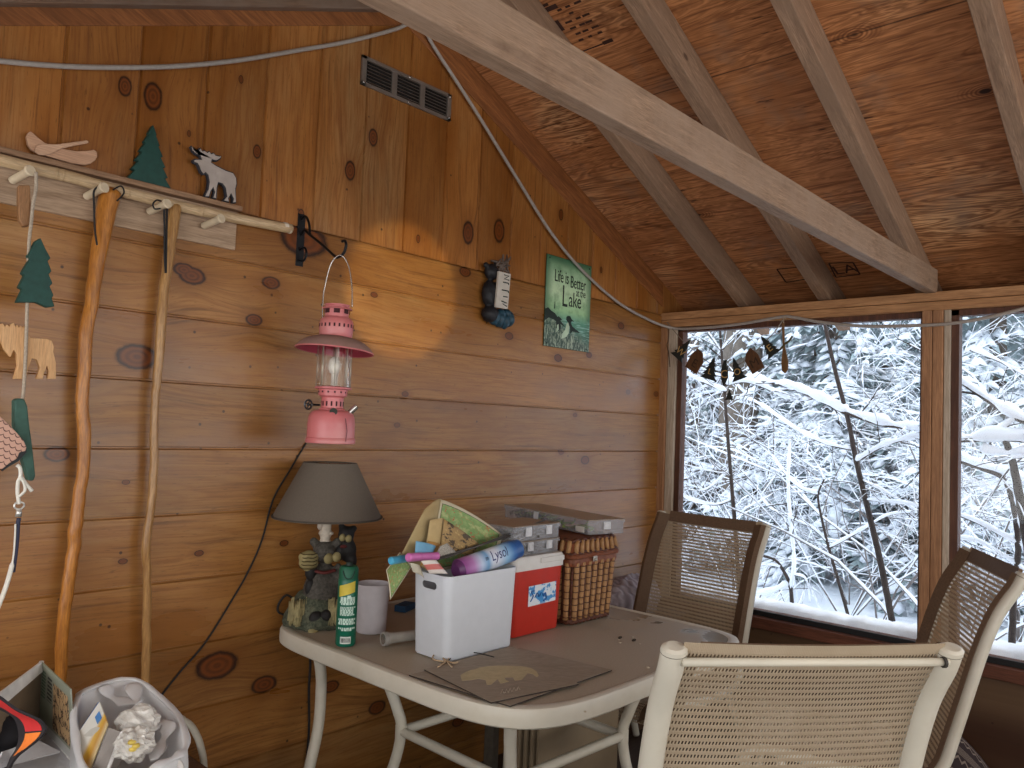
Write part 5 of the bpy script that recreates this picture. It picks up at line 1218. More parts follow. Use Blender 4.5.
PROF = [(-.470,1.051),(-.452,1.012),(-.424,.968),(-.398,.918),(-.362,.82),(-.322,.68),(-.285,.55),(-.258,.462),(-.225,.418),(-.17,.402),(.0,.402),(.18,.425),(.28,.432),(.325,.415),(.345,.38)]
def prof3(x, off=0, n=4):
    P = crv([(0,y,z) for y, z in PROF], n); out = []
    for i, p in enumerate(P):
        d = (P[min(i+1,len(P)-1)]-P[max(i-1,0)]).normalized(); nn = Vector((0, d.z, -d.y))      # towards the sitter
        if nn.y < 0 and i < len(P)*.5: nn = -nn
        out.append(Vector((x, p.y, p.z))+nn*off)
    return out
def make_chair():
    r = thing('patio_chair', 'x', 'chair', (0,0,0), 'tan sling patio chairs round the table')
    for s in (-1, 1):
        P = prof3(s*CW); b = MB(); b.tube(P, .0248, 16, flat=(.78, 1.0)); rail = b.build('side_rail', M_cream, r, smooth=True)
        b = MB(); d = (P[0]-P[1]).normalized(); b.tube([P[0]-d*.002, P[0]+d*.006, P[0]+d*.011], [.0256,.0250,.018], 16, flat=(.78,1.0)); sub_of(b.build('end_cap', M_cream, None, autos=True), rail)
        b = MB(); b.tube([P[0]-d*.004, P[0]-d*.001], .0260, 16, flat=(.76,.98)); sub_of(b.build('cap_seam', plain('cap_seam', '#6f685c', .7)), rail)
    P = prof3(0)
    zc = min(range(len(P)), key=lambda i: abs(P[i].z-1.032) + (0 if P[i].y < -.3 else 9)); q = P[zc]
    b = MB(); b.tube([(-CW+.012, q.y-.020, q.z), (CW-.012, q.y-.018, q.z)], .0078, 12); b.build('cross_bar', M_creamrust, r, smooth=True)
    b = MB(); [b.tube([(s*(CW-.025), q.y-.020, q.z), (s*(CW-.020), q.y-.020, q.z)], .0105, 12) for s in (1,)]; b.build('bar_bushing', plain('bushing_dark', '#3a3530', .7), r)
    b = MB(); b.tube([(-CW+.01, .15, .385), (CW-.01, .15, .385)], .0095, 12); b.tube([(-CW+.01, -.2, .375), (CW-.01, -.2, .375)], .0095, 12); b.build('seat_bar', M_cream, r, smooth=True)
    # sling
    n = len(P); L = [0]
    for i in range(1, n): L.append(L[-1]+(P[i]-P[i-1]).length)
    nx = 16; xs = [-CW+.016+(2*CW-.032)*k/nx for k in range(nx+1)]
    rows = []
    for i in range(n):
        d = (P[min(i+1,n-1)]-P[max(i-1,0)]).normalized(); nn = Vector((0, d.z, -d.y)); nn = nn if nn.y > 0 else -nn
        if i > n*.55: nn = Vector((0, abs(d.z)*.2, 1)).normalized()
        rows.append([Vector((x, P[i].y, P[i].z))-nn*(.010*(1-(x/CW)**2)) for x in xs])
    d0 = (P[0]-P[2]).normalized()
    rows = [[p+d0*.020 for p in rows[0]]]+rows
    b = MB(); b.sheet(rows); b.build('sling', M_sling, r, smooth=True, uvf=lambda i, co: (xs[i % (nx+1)]+CW, ([0]+L)[i//(nx+1)]+.0))
    b = MB(); NN = []
    for i in range(n):
        d = (P[min(i+1,n-1)]-P[max(i-1,0)]).normalized(); nn = Vector((0, d.z, -d.y)); nn = nn if nn.y > 0 else -nn
        if i > n*.55: nn = Vector((0, abs(d.z)*.2, 1)).normalized()
        NN.append(nn)
    for s in (-1, 1):
        b.sheet([[Vector((s*x, p.y, p.z))+nn*o for x, o in ((CW+.012,.020),(CW-.006,.0275),(CW-.024,.018),(CW-.05,.003))] for p, nn in zip(P, NN)])
    b.sheet([[p+Vector((0,.004,.001)) for p in rows[j][1:-1]] for j in range(0, 5)])
    b.build('hem', M_hem, r, solid=.002)
    # legs
    for s in (-1, 1):
        b = MB(); b.tube(crv([(s*(CW+.012), .22, .41), (s*(CW+.02), .235, .30), (s*(CW+.022), .26, .12), (s*(CW+.022), .275, .012)], 5), .0155, 12); lg = b.build('front_leg', M_cream, r, smooth=True)
        b = MB(); b.tube(crv([(s*(CW+.012), -.16, .39), (s*(CW+.02), -.22, .30), (s*(CW+.022), -.31, .12), (s*(CW+.022), -.35, .012)], 5), .0155, 12); b.build('rear_leg', M_cream, r, smooth=True)
    return r
ch = make_chair()
pose = [((-2.034,-1.466,0), -.696, 'nearest patio chair, seen from behind at the bottom of the picture'),
        ((-.962,-.583,0), 1.508, 'patio chair at the far table end, snow showing through its back'),
        ((-.949,-1.38,0), .490, 'patio chair seen edge-on before the second window, at the right edge')]
chairs = [ch]+[dup(ch, p, a, l) for p, a, l in pose[1:]]
ch.location = pose[0][0]; ch.rotation_euler = (0,0,pose[0][1]); ch['label'] = pose[0][2]

# ================================================================== THE HEAP AT THE LEFT
def D(px, py, d): return Vector(CAM+ray(px, py)*d)
HZ = .46
# low chest the heap stands on (below the picture)
M_chest = timber('chest_wood', '#6b4a30', '#3f2a1a', (1,0,0), .7)
b = MB(); b.box((-3.62,-.98,0), (-2.72,-.02,HZ)); tag(b.build('wooden_chest', M_chest, bevel=.01), 'low wooden chest under the cardboard box and the white bag', 'chest')
t = NT('grey_carton'); nz = t.noise(t.coord(), 8, 4); M_carton = t.done(t.bsdf(t.ramp(nz, [(.3, lin('#98979a')), (.7, lin('#b5b3b3'))]), .6))
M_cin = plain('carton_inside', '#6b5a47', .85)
M_cedge = plain('carton_edge', '#c5c1bb', .7)
A_, B_, C_, D_, E_ = D(41,661,1.74), D(-6,696,1.52), D(36,722,1.76), D(71,689,1.62), D(75,764,1.60)
F_ = D(-8,768,1.52)
A_.y = min(A_.y, -.10)
G_ = B_+(D_-A_)*.9; 
bx = thing('cardboard_box', 'open grey cardboard carton with a printed flap at the lower left, a dark inside', 'box', Vector(((A_+E_)/2).to_tuple()))
bx.location.z = HZ
def bot(p): return Vector((p.x, p.y, HZ+.002))
def panel(name, P, mat, par, th=.004):
    b = MB(); P = [Vector(p) for p in P]; n = (P[1]-P[0]).cross(P[2]-P[0]).normalized(); b.prism(P, n*th); return b.build(name, mat, par)
# four walls and a floor; the opening looks up and to the left
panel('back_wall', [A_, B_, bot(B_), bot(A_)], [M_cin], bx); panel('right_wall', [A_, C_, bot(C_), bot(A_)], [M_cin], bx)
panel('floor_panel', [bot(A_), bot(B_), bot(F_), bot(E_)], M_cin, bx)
# rim along the back edge, pale
b = MB(); d_ = Vector((0,0,-.022)); b.prism([A_, B_, B_+Vector((.004,-.004,-.026)), A_+Vector((.004,-.004,-.018))], (0.003,-.004,0)); b.build('back_rim', M_cedge, bx)
# printed flap: calendar-like print
t = NT('carton_print'); X = t.xyz(t.coord('UV')); u, v = X[0], X[1]
base_ = t.ramp(v, [(0, lin('#b5b3af')), (.12, lin('#b5b3af')), (.14, lin('#8d9080')), (1, lin('#868a76'))], 'CONSTANT')
nzz = t.noise(t.comb(t.math('MULTIPLY', u, 12), t.math('MULTIPLY', v, 5), 0.0), 1.0, 3, .6)
inr = lambda a, lo, hi: t.math('MULTIPLY', t.math('GREATER_THAN', a, lo), t.math('LESS_THAN', a, hi))
tan_ = t.math('MULTIPLY', inr(u, .46, .92), inr(v, .18, .86)); c = t.mix(tan_, base_, lin('#c09d74'))
scr = t.math('MULTIPLY', tan_, t.math('LESS_THAN', t.math('ABSOLUTE', t.math('SUBTRACT', nzz, .5)), .035)); c = t.mix(scr, c, lin('#4a3a2c'))
pale_ = t.math('MULTIPLY', inr(u, .1, .42), inr(v, .2, .48)); c = t.mix(pale_, c, lin('#8f9480'))
blk = t.math('MULTIPLY', inr(u, .28, .42), inr(v, .52, .9)); blk = t.math('MULTIPLY', blk, t.math('GREATER_THAN', t.math('FRACT', t.math('MULTIPLY', v, 17)), .4)); c = t.mix(blk, c, lin('#2d2c28'))
grn = t.math('MULTIPLY', inr(u, .10, .22), inr(v, .5, .92)); grn = t.math('MULTIPLY', grn, t.math('GREATER_THAN', t.math('FRACT', t.math('MULTIPLY', v, 21)), .45)); c = t.mix(grn, c, lin('#4f6a50'))
M_cprint = t.done(t.bsdf(c, .5))
def pquad(name, c4, mat, par, th=.003):
    a, b_, c_, d = c4; mb = MB(); n = 6; rows = [[(a*(1-i/n)+b_*(i/n))*(1-j/n)+(d*(1-i/n)+c_*(i/n))*(j/n) for i in range(n+1)] for j in range(n+1)]
    mb.sheet(rows); return mb.build(name, mat, par, solid=th, uvf=lambda i, co: ((i % (n+1))/n, (i//(n+1))/n))
pquad('printed_flap', [C_, E_, D_, A_], M_cprint, bx)
b = MB(); b.tube([A_+(D_-A_)*.02, C_+(E_-C_)*.02], .005, 8); b.tube([C_, E_], .003, 6); b.build('flap_edge', M_cedge, bx, smooth=True)
pquad('front_flap', [D(8,775,1.50), D(72,790,1.56), E_, C_], M_carton, bx); 
pquad('inner_flap', [D(-6,770,1.46), D(60,752,1.55), D(36,740,1.56), D(2,752,1.47)], M_carton, bx)
pquad('front_wall', [D(8,775,1.50), D(72,790,1.56), bot(D(72,790,1.56)), bot(D(8,775,1.50))], M_carton, bx)
# red and orange strap
M_sred = plain('strap_red', '#c22b2c', .7, var=.08); M_sor = plain('strap_orange', '#e0782a', .7, var=.08); M_sblk = plain('strap_black', '#221d20', .8)
ro = [(-8,694),(0,697),(8,703),(18,710),(31,716),(41,721),(46,728),(43,735),(37,741),(28,748),(19,755),(12,764),(6,775)]
ri = [(-8,706),(0,709),(6,711.5),(10,714),(14,717),(17,722),(19,730),(19.5,738),(18,745),(15,752),(10,760),(5,769),(0,780)]
sp = thing('red_orange_strap', 'red and orange black-edged padded strap curling over the cardboard box', 'strap', D(30,735,1.44))
So, Si = crv([D(x, y, 1.45-.03*math.sin(i/12*PI)) for i, (x, y) in enumerate(ro)], 4), crv([D(x, y, 1.50-.03*math.sin(i/12*PI)) for i, (x, y) in enumerate(ri)], 4)
def band(f0, f1, i0, i1, mat, nm, th=.004, off=0):
    b = MB(); tc = Vector(CAM); rows = [[Si[i]*(1-f)+So[i]*f+(tc-So[i]).normalized()*off for f in (f0, (f0+f1)/2, f1)] for i in range(i0, i1)]; b.sheet(rows); return b.build(nm, mat, sp, solid=th)
n_ = len(So); band(0, 1, 0, n_, M_sblk, 'backing'); band(.26, .86, 0, int(n_*.54), M_sred, 'red_panel', .003, .004); band(.26, .86, int(n_*.545), int(n_*.82), M_sor, 'orange_panel', .003, .004)
band(.5,.86, int(n_*.83), n_, M_sblk, 'tail', .003, .004)
dk_ = thing('dark_bundle', 'black cloth bundle inside the cardboard box behind the red and orange strap', 'cloth', D(4,735,1.6)); b = MB(); b.blob(D(2,736,1.58), (.06,.05,.045), 16, 10, rough=.3, fr=14); b.build('cloth', plain('black_cloth', '#141216', .9), dk_, smooth=True)

# white bag with odds and ends
M_bag = None
t = NT('white_bag_film'); nz = t.noise(t.coord(), 14, 4, .6); bs = t.bsdf(t.ramp(nz, [(.3, lin('#dedcdc')), (.7, lin('#efeeee'))]), .4, 0, nz, .25, .006, .5)
tl = t.n('ShaderNodeBsdfTranslucent'); tl.inputs[0].default_value = (.88,.87,.87,1); mx = t.n('ShaderNodeMixShader'); mx.inputs[0].default_value = .3; t.l(bs, mx.inputs[1]); t.l(tl.outputs[0], mx.inputs[2]); M_bag = t.done(mx.outputs[0])
rimpx = [(80,697,1.66),(90,691,1.70),(109,684,1.76),(126,681,1.79),(141,684,1.79),(157,697,1.76),(170,709,1.72),(178,719,1.68),(184,735,1.62),(184,751,1.56),(176,758,1.52),(160,766,1.48),(140,778,1.44),(118,790,1.42),(98,790,1.44),(84,770,1.50),(76,740,1.56),(75,715,1.61)]
rim3 = [D(*p) for p in rimpx]
for p in rim3: p.y = min(p.y, -.13)
rim3 = crv(rim3+[rim3[0]], 4)[:-1]; cen = sum(rim3, Vector())/len(rim3)
wb = thing('white_plastic_bag', 'open white plastic bag full of packets at the lower left, rolled rim', 'bag', Vector((cen.x, cen.y, HZ)))
rows = []; nr = len(rim3)
r_ = random.Random(4)
def ringat(f, zdrop, wob):
    out = []
    for i, p in enumerate(rim3):
        q = cen+(p-cen)*f; q.z = max(HZ+.004, p.z-zdrop); w = mnoise.noise(Vector((math.cos(2*PI*i/nr)*2.2, math.sin(2*PI*i/nr)*2.2, zdrop*9)))*wob
        q += (p-cen).normalized()*w; q.z = max(q.z, HZ+.004); q.y = min(q.y, -.115); out.append(q)
    return out
for f, zd, wb_ in ((.05,.30,0),(.55,.30,.01),(.80,.25,.02),(.86,.14,.022),(.90,.06,.018),(.93,.025,.012),(.96,.004,.006),(1.0,-.004,.003),(1.04,.004,.006),(1.06,.035,.012),(1.05,.09,.02),(1.03,.17,.025),(1.0,.27,.02),(.9,.36,.01),(.1,.40,0)): 
    R1 = ringat(f, zd, wb_); rows.append(R1+[R1[0]])
b = MB(); b.sheet(rows); b.build('bag_film', M_bag, wb, smooth=True)
b = MB(); RR = ringat(1.02, -.004, .003); b.tube(RR+[RR[0]], [.0055+.003*mnoise.noise(Vector((i*.35, 2, 1))) for i in range(len(RR)+1)], 8, flat=(1.5,.8)); b.build('rolled_rim', M_bag, wb, smooth=True)
b = MB()                                                            # folds of film hanging inside
for pts in ([(133,684,1.775),(137,700,1.72),(146,716,1.68),(158,728,1.66)], [(158,728,1.66),(163,722,1.66),(168,730,1.64),(160,745,1.60),(154,760,1.56)], [(104,686,1.73),(112,697,1.72),(125,702,1.72),(140,702,1.71)]):
    Q = crv([D(*p) for p in pts], 6); 
    for q in Q: q.y = min(q.y, -.14)
    b.tube(Q, [.007+.003*math.sin(i*.7) for i in range(len(Q))], 10, flat=(1.8,.5))
b.build('film_folds', M_bag, wb, smooth=True)
def packet(name, label, cat, P4, dep, mat, mats=None):
    r = thing(name, label, cat, sum(P4, Vector())/4); n = (P4[1]-P4[0]).cross(P4[3]-P4[0]).normalized()
    if n.dot(Vector(CAM)-P4[0]) > 0: n = -n
    b = MB(); b.prism(P4, n*dep); b.build('carton', mats or mat, r, bevel=.001); return r, n
t = NT('yellow_white_print'); X = t.xyz(t.coord('UV')); c = t.ramp(X[0], [(0, lin('#d3cfc6')), (.48, lin('#d3cfc6')), (.62, lin('#d0a33a')), (.8, lin('#c08a2a')), (1, lin('#c9b489'))])
M_yw = t.done(t.bsdf(c, .4))
pk = thing('printed_carton', 'white and yellow carton with a blue side, upright in the white bag', 'box', D(90,745,1.56))
K1, K2, K3, K4 = D(100,702,1.60), D(108,724,1.56), D(88,775,1.52), D(74,740,1.57)
pquad('front_face', [K4, K3, K2, K1], M_yw, pk); pquad('blue_side', [D(76,737,1.60), K4, K1, D(98,703,1.66)], plain('carton_blue', '#1f5a94', .45), pk)
b = MB(); b.prism([K1, K2, K3, K4], (D(98,703,1.66)-K1)*.9); b.build('carton_body', plain('carton_body', '#b9b4aa', .6), pk)
b = MB(); m_ = (K1*.72+K2*.28); q_ = (K1-K2)*.28; w_ = (K3-K2)*.12; tcam = (Vector(CAM)-m_).normalized()*.003
cA_ = K2+(K1-K2)*.45+(K4-K1)*.10+tcam; b.prism([cA_, cA_+(K1-K2)*.32, cA_+(K1-K2)*.32+(K4-K1)*.17, cA_+(K4-K1)*.17], tcam*.2); b.build('blue_mark', plain('mark_blue', '#3a74b0', .4), pk)
pg, _ = packet('grey_carton', 'plain grey-brown carton leaning beside the yellow printed carton in the white bag', 'box', [D(108,727,1.56), D(122,732,1.55), D(104,780,1.50), D(92,770,1.52)], .03, plain('grey_brown_card', '#8d857f', .6))
b = MB(); b.tube([D(122,732,1.548), D(104,780,1.498)], .004, 6, flat=(1,.5)); b.build('foil_edge', plain('foil_edge', '#bdb9b6', .3, .5), pg)
# crinkled clear packets
def crumple(name, label, c, r, mat, seed, cat='packet', extra=None):
    o = thing(name, label, cat, c); b = MB(); b.blob(c, r, 34, 24, rough=.30, fr=2.4+.3*seed); b.build('film', mat, o); return o
M_film = None
t = NT('crinkled_film'); nz = t.noise(t.coord(), 22, 3, .55, 1.5); g = t.bsdf(lin('#ddd8d0'), .18, 0, nz, .35, .006, .6); tr_ = t.n('ShaderNodeBsdfTransparent'); mx = t.n('ShaderNodeMixShader'); t.put(mx.inputs[0], t.ramp(nz, [(.3, .55), (.7, .85)])); t.l(tr_.outputs[0], mx.inputs[1]); t.l(g, mx.inputs[2]); M_film = t.done(mx.outputs[0])
crumple('clear_packet', 'crinkled cream packet on top in the white bag', D(138,722,1.62), (.040,.034,.032), M_film, 1)
cp2 = crumple('clear_packet', 'crinkled clear packet with yellow bits, lower in the white bag', D(134,744,1.55), (.036,.034,.030), M_film, 3)
b = MB(); 
for x, y in ((132,742),(136,746),(133,749)): b.blob(D(x, y, 1.521), (.008,.007,.005), 8, 6, rough=.2, fr=50)
b.build('yellow_bits', plain('yellow_bits', '#c9ae52', .5), cp2, smooth=True)
b = MB(); p = D(172,770,1.52); ax = (Vector(CAM)-p).normalized(); Mx = frame((0,0,0), ax.orthogonal(), ax.cross(ax.orthogonal())).to_3x3(); b.lathe([(.010,-.03),(.022,-.03),(.022,.010),(.020,.013),(.011,.013),(.010,.010)], p, 28, M=Mx, capb=False, capt=False)
tag(b.build('paper_roll', plain('white_roll', '#c9c3bf', .8), autos=True), 'end of a white paper roll poking from under the bag rim', 'roll')
# white tubular frame beside the bag
fr_ = thing('tubular_frame', 'white tubular metal hoop standing by the wall beside the white bag', 'frame', D(200,760,1.75)); b = MB(); hp = [(176,719),(184,721),(191,726),(197,736),(201,748),(204,768)]
Q = [onY(x, y, -.075) for x, y in hp]; e_ = Q[-1]; Q += [Vector((e_.x+.01, e_.y, .2)), Vector((e_.x+.01, e_.y, .0))]; Q = [Vector((Q[0].x-.12, min(Q[0].y+.03,-.06), Q[0].z+.005)), ]+Q; Q = [Vector((Q[0].x-.03, Q[0].y, .0))]+Q
for q in Q: q.y = min(q.y, -.05)
b.tube(crv(Q, 6), .0105, 12); b.build('hoop', M_cream, fr_, smooth=True)

# ================================================================== UNDER AND BEHIND THE TABLE
M_fold = plain('tan_hardboard', '#7b6a54', .75, var=.08, scale=8); M_fedge = plain('tan_hardboard_edge', '#8f7d66', .8)
xa, xb = onY(540,705,-.72).x, onY(616,700,-.72).x
for i, lab in enumerate(('front board of the tan hardboard sheets standing under the table', 'second tan hardboard sheet, just behind the front one under the table', 'third tan hardboard sheet back under the table', 'rearmost tan hardboard sheet against the wall under the table')):
    b = MB(); y_ = -.72+.018*i; b.box((xa-.012*i, y_, .002), (xb+.02, y_+.009, .655)); tag(b.build('hardboard_sheet', [M_fold], bevel=.001), lab, 'board', 'hardboard sheets under the table')
gp = onY(492,740,-.11); b = MB(); b.box((gp.x-.022,-.135,.0), (gp.x+.016,-.085,.60)); tag(b.build('grey_upright', plain('dull_grey_wood', '#5c5348', .8, var=.2), bevel=.003), 'dull grey upright post standing under the table left of the tan sheets', 'post')
b = MB(); b.box((-1.62,-.15,.0),(-1.30,-.05,.40)); tag(b.build('dark_crate', plain('dark_crate', '#15120f', .9), bevel=.01), 'black crate in the shadow under the table', 'crate') if False else None
# lilac cushion in the corner on a bench
b = MB(); b.box((-.72,-.275,.0),(-.04,-.02,.50)); tag(b.build('corner_bench', M_chest, bevel=.008), 'small wooden bench in the corner behind the far chair', 'bench')
t = NT('lilac_cloth'); nz = t.noise(t.coord(), 10, 3); wv = t.n('ShaderNodeTexWave'); wv.inputs['Scale'].default_value = 9; wv.inputs['Distortion'].default_value = 5; t.l(t.coord(), wv.inputs['Vector'])
M_lil = t.done(t.bsdf(t.ramp(wv.outputs['Fac'], [(0, lin('#8b7f86')), (1, lin('#aba0a6'))]), .9, 0, wv.outputs['Fac'], .5, .01))
b = MB(); b.blob((-.44,-.155,.606), (.21,.115,.112), 28, 18, rough=.18, fr=6); tag(b.build('lilac_cushion', M_lil, smooth=True), 'crumpled lilac-grey cushion in the corner behind the wicker basket', 'cushion')
# patterned blanket at the lower right
t = NT('woven_blanket'); X = t.xyz(t.coord('UV')); v = X[1]; u = X[0]
zig = t.math('ABSOLUTE', t.math('SUBTRACT', t.math('FRACT', t.math('MULTIPLY', u, 12)), .5)); bandv = t.math('FRACT', t.math('MULTIPLY', v, 3.0))
z_ = t.math('LESS_THAN', t.math('ABSOLUTE', t.math('SUBTRACT', t.math('SUBTRACT', bandv, .35), t.math('MULTIPLY', zig, .35))), .05)
s_ = t.math('MULTIPLY', t.math('GREATER_THAN', bandv, .62), t.math('GREATER_THAN', t.math('FRACT', t.math('MULTIPLY', bandv, 16)), .5))
c = t.mix(t.math('MAXIMUM', z_, s_), lin('#4a3f42'), lin('#a3958a')); M_blk = t.done(t.bsdf(c, .95))
def blanket():
    P = [[D(x, y, d) for x, y, d in row] for row in ([(936,790,3.35),(946,740,3.42),(957,712,3.5)], [(968,800,3.35),(974,752,3.42),(978,722,3.5)], [(1000,810,3.35),(1003,772,3.4),(1002,742,3.48)], [(1040,840,3.3),(1036,800,3.38),(1030,775,3.45)])]
    rows = []; n = 10
    for i in range(len(P)): rows.append(crv(P[i], 6))
    cols = list(zip(*rows)); rows2 = [crv(list(c_), 5) for c_ in cols]
    return rows2
R2 = blanket()
for r in R2:
    for p in r: p.x = min(p.x, -.03)
b = MB(); nc = len(R2[0]); b.sheet(R2); 
tag(b.build('woven_blanket', M_blk, smooth=True, solid=.012, uvf=lambda i, co: ((i % nc)/nc, (i//nc)/len(R2))), 'dark patterned woven blanket heaped under the second window', 'blanket')
lo = min(p.z for r in R2 for p in r); xs_ = [p.x for r in R2 for p in r]; ys_ = [p.y for r in R2 for p in r]
b = MB(); b.box((max(min(xs_),-.5), min(ys_)+.02, 0), (-.02, max(ys_)-.02, max(.02, lo+.01))); tag(b.build('low_bench', M_chest, bevel=.008), 'low dark bench under the woven blanket', 'bench')

# ================================================================== WELCOME GARLAND IN THE WINDOW
XG = -.03
M_gdark = plain('garland_dark_wood', '#1f211d', .7, var=.2, scale=60); M_gbrown = timber('garland_brown_wood', '#6b4526', '#4a2d17', (0,0,1), .6, 10, 8, .1, False); M_glet = plain('garland_letter', '#b08c55', .6); M_gdl = plain('garland_letter_dark', '#33200f', .7)
gp = lambda x, y, o=0: onX(x, y, XG+o)
wg = thing('welcome_garland', 'string of little dark wooden trees and houses lettered WELCOME across the window top', 'garland', gp(725,330))
b = MB(); b.tube(crv([gp(x, y, .004) for x, y in ((667,322),(675,332),(685,343),(696,352),(708,362),(718,365.5),(727,366),(738,364.5),(747,359),(758,349),(768,339),(776,330),(783,319))], 5), .0024, 6); b.build('string', plain('garland_string', '#7b7063', .8), wg, smooth=True)
def gtree(ap, bl, br, name):
    A2, L2, R2_ = gp(*ap), gp(*bl), gp(*br); m = (L2+R2_)/2; ex = (R2_-L2); w = ex.length; ex.normalize(); ez = (A2-m); h = ez.length; ez.normalize()
    b = MB(); b.prism(pine_poly(m, ex, ez, w*1.3, h, 5, 0, .35, 3), (.008,0,0)); return b.build(name, M_gdark, wg), m+ez*h*.34, ex, ez, h
def ghouse(px, name):
    P = [gp(*p) for p in px]; b = MB(); b.prism(P, (.008,0,0)); return b.build(name, M_gbrown, wg)
def letter(chh, c, ex, ez, size, mat, par):
    me = text_mesh(chh, size, extrude=.0004); nn = ex.cross(ez)
    if nn.x > 0: nn = -nn
    b = MB(); b.mesh(me, Matrix(((ex.x,ez.x,nn.x,c.x-.0009),(ex.y,ez.y,nn.y,c.y),(ex.z,ez.z,nn.z,c.z),(0,0,0,1)))); sub_of(b.build('letter', mat, None), par)
o, c, ex, ez, h = gtree((689.8,340),(671.5,354),(680,361.6),'tree_tag'); letter('W', c, ex, ez, h*.42, M_glet, o)
hp = [(697.6,348.5),(702.3,353),(703,362),(696,374),(685,366.6),(691,354.5)]; o = ghouse(hp, 'house_tag'); ex = (gp(696,374)-gp(685,366.6)).normalized(); ez = Vector((0,-ex.z,ex.y)); ez = ez if ez.z > 0 else -ez; letter('E', gp(694.5,363.5), ex, ez, .065, M_gdl, o)
o, c, ex, ez, h = gtree((714,357),(701.5,377.3),(714,381.3),'tree_tag'); letter('L', c, ex, ez, h*.36, M_glet, o)
b = MB(); L_ = [(724.2,360),(726.5,360),(725.8,364),(727.5,371),(727,378),(724.8,383),(722.8,385.5),(721.3,379),(721,370),(722.8,364)]; b.prism([gp(*p) for p in L_], (.01,0,0)); o = b.build('fish_tag', M_gdark, wg); letter('C', gp(724,374.5), Vector((0,-1,0)), Vector((0,0,1)), .06, M_glet, o)
o, c, ex, ez, h = gtree((733,357.6),(734,381.8),(745.3,377.6),'tree_tag'); letter('O', c, ex, ez, h*.40, M_glet, o)
hp = [(750,347.6),(757.8,354),(764.2,367),(752.3,374),(745,361.5),(745.8,354)]; o = ghouse(hp, 'house_tag'); ex = (gp(764.2,367)-gp(752.3,374)).normalized(); ez = Vector((0,-ex.z,ex.y)); ez = ez if ez.z > 0 else -ez; letter('M', gp(754.5,363), ex, ez, .065, M_gdl, o)
o, c, ex, ez, h = gtree((760.8,336),(769.3,358.5),(779.5,350.8),'tree_tag'); letter('E', c, ex, ez, h*.42, M_glet, o)
b = MB(); m = gp(729,400); b.prism(pine_poly(gp(729,400), Vector((0,-1,0)), Vector((0,0,1)), .052, (gp(729,389.5)-m).length, 4, 0, .35, 2), (.006,0,0)); b.tube([gp(729,390,.003), gp(727.5,366,.003)], .0012, 5); b.build('small_tree_pendant', M_gdark, wg)
pd = thing('hanging_paddle', 'small wooden paddle and crossed twig hanging at the right end of the welcome garland', 'ornament', gp(784,335,-.012))
L_ = [(782.3,323),(784.6,323),(785,345),(786.5,352),(788.6,362),(788.3,370),(785.5,373.5),(782.5,371),(781.8,362),(783,352),(783.2,345)]
b = MB(); b.prism([gp(x, y, -.012) for x, y in L_], (-.008,0,0)); b.build('paddle', timber('paddle_wood', '#8a6236', '#5d3e20', (0,0,1), .6, 10, 8, .1, False), pd, bevel=.001)
b = MB(); b.tube(crv([gp(x, y, -.022) for x, y in ((780,349.5),(785,344),(789,341),(792.5,336))], 4), .0055, 8); b.build('twig', plain('twig_green_brown', '#4f4626', .8), pd, smooth=True)
b = MB(); b.tube(crv([gp(x, y, -.012) for x, y in ((783.5,324),(783.7,319),(784.5,316.5),(786,319))], 4), .002, 6); b.tube(crv([gp(x, y, -.008) for x, y in ((783,320),(779,326),(775,331),(778,334),(782,328))], 4), .0022, 6); b.build('string_loop', M_cord, pd, smooth=True)
b = MB(); b.tube(crv([gp(x, y, -.006) for x, y in ((668,326),(668,340),(667,345),(668.5,352),(669.5,362),(670,367)) ], 4), .003, 6); tag(b.build('hanging_thong', plain('thong_brown', '#4a3520', .8), smooth=True), 'short dark cord hanging on the corner stud left of the garland', 'cord')
# ================================================================== THE SNOWY WOOD OUTSIDE
t = NT('snow'); nz = t.noise(t.coord(), 6, 4); M_snow = t.done(t.bsdf(t.ramp(nz, [(.3, lin('#e2e8f1')), (.7, lin('#f2f5fa'))]), .8, 0, nz, .4, .03, .2))
M_bark = plain('dark_wet_bark', '#3b322e', .9, var=.3, scale=30, bump=.3); M_barkg = plain('grey_bark', '#6e645b', .9, var=.3, scale=14, bump=.4)
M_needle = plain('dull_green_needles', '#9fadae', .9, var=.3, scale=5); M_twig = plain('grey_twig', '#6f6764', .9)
def gh(x, y):
    h = -.45+.10*mnoise.noise(Vector((x*.8, y*.8, 3)))+.05*mnoise.noise(Vector((x*2.3, y*2.3, 7)))
    h += .03*max(0, x-3)+.0075*max(0, x-6)**2*(1+.3*mnoise.noise(Vector((x*.15, y*.15, 1))))
    return min(h, 9+.0*x)
b = MB(); rows = []
for i in range(90):
    x = .14+.08*i+.0042*i*i
    rows.append([Vector((x, y, gh(x, y)+(.02 if x > .3 else 0))) for y in [ -14+26*k/110 for k in range(111)]])
b.sheet(rows); struct(b.build('ground', M_snow, smooth=True), 'deep snow outside the windows')
def sillsnow(y0, y1, nm, lab):
    b = MB(); rows = []; n = 60
    for j in range(7):
        a = PI*j/6; rows.append([Vector((.165+.075*math.cos(a), y0+(y1-y0)*k/n, SILL-.012+(.055+.02*mnoise.noise(Vector((k*.22, 1, y0)))+.012*mnoise.noise(Vector((k*.8, j, y0))))*math.sin(a)**.6)) for k in range(n+1)])
    b.sheet(rows); tag(b.build(nm, M_snow, smooth=True), lab, 'snow', kind='stuff')
sillsnow(-.11, -1.365, 'sill_snow', 'band of snow lying on the outer sill of the first window'); sillsnow(-1.49, -2.85, 'sill_snow', 'band of snow lying on the outer sill of the second window')

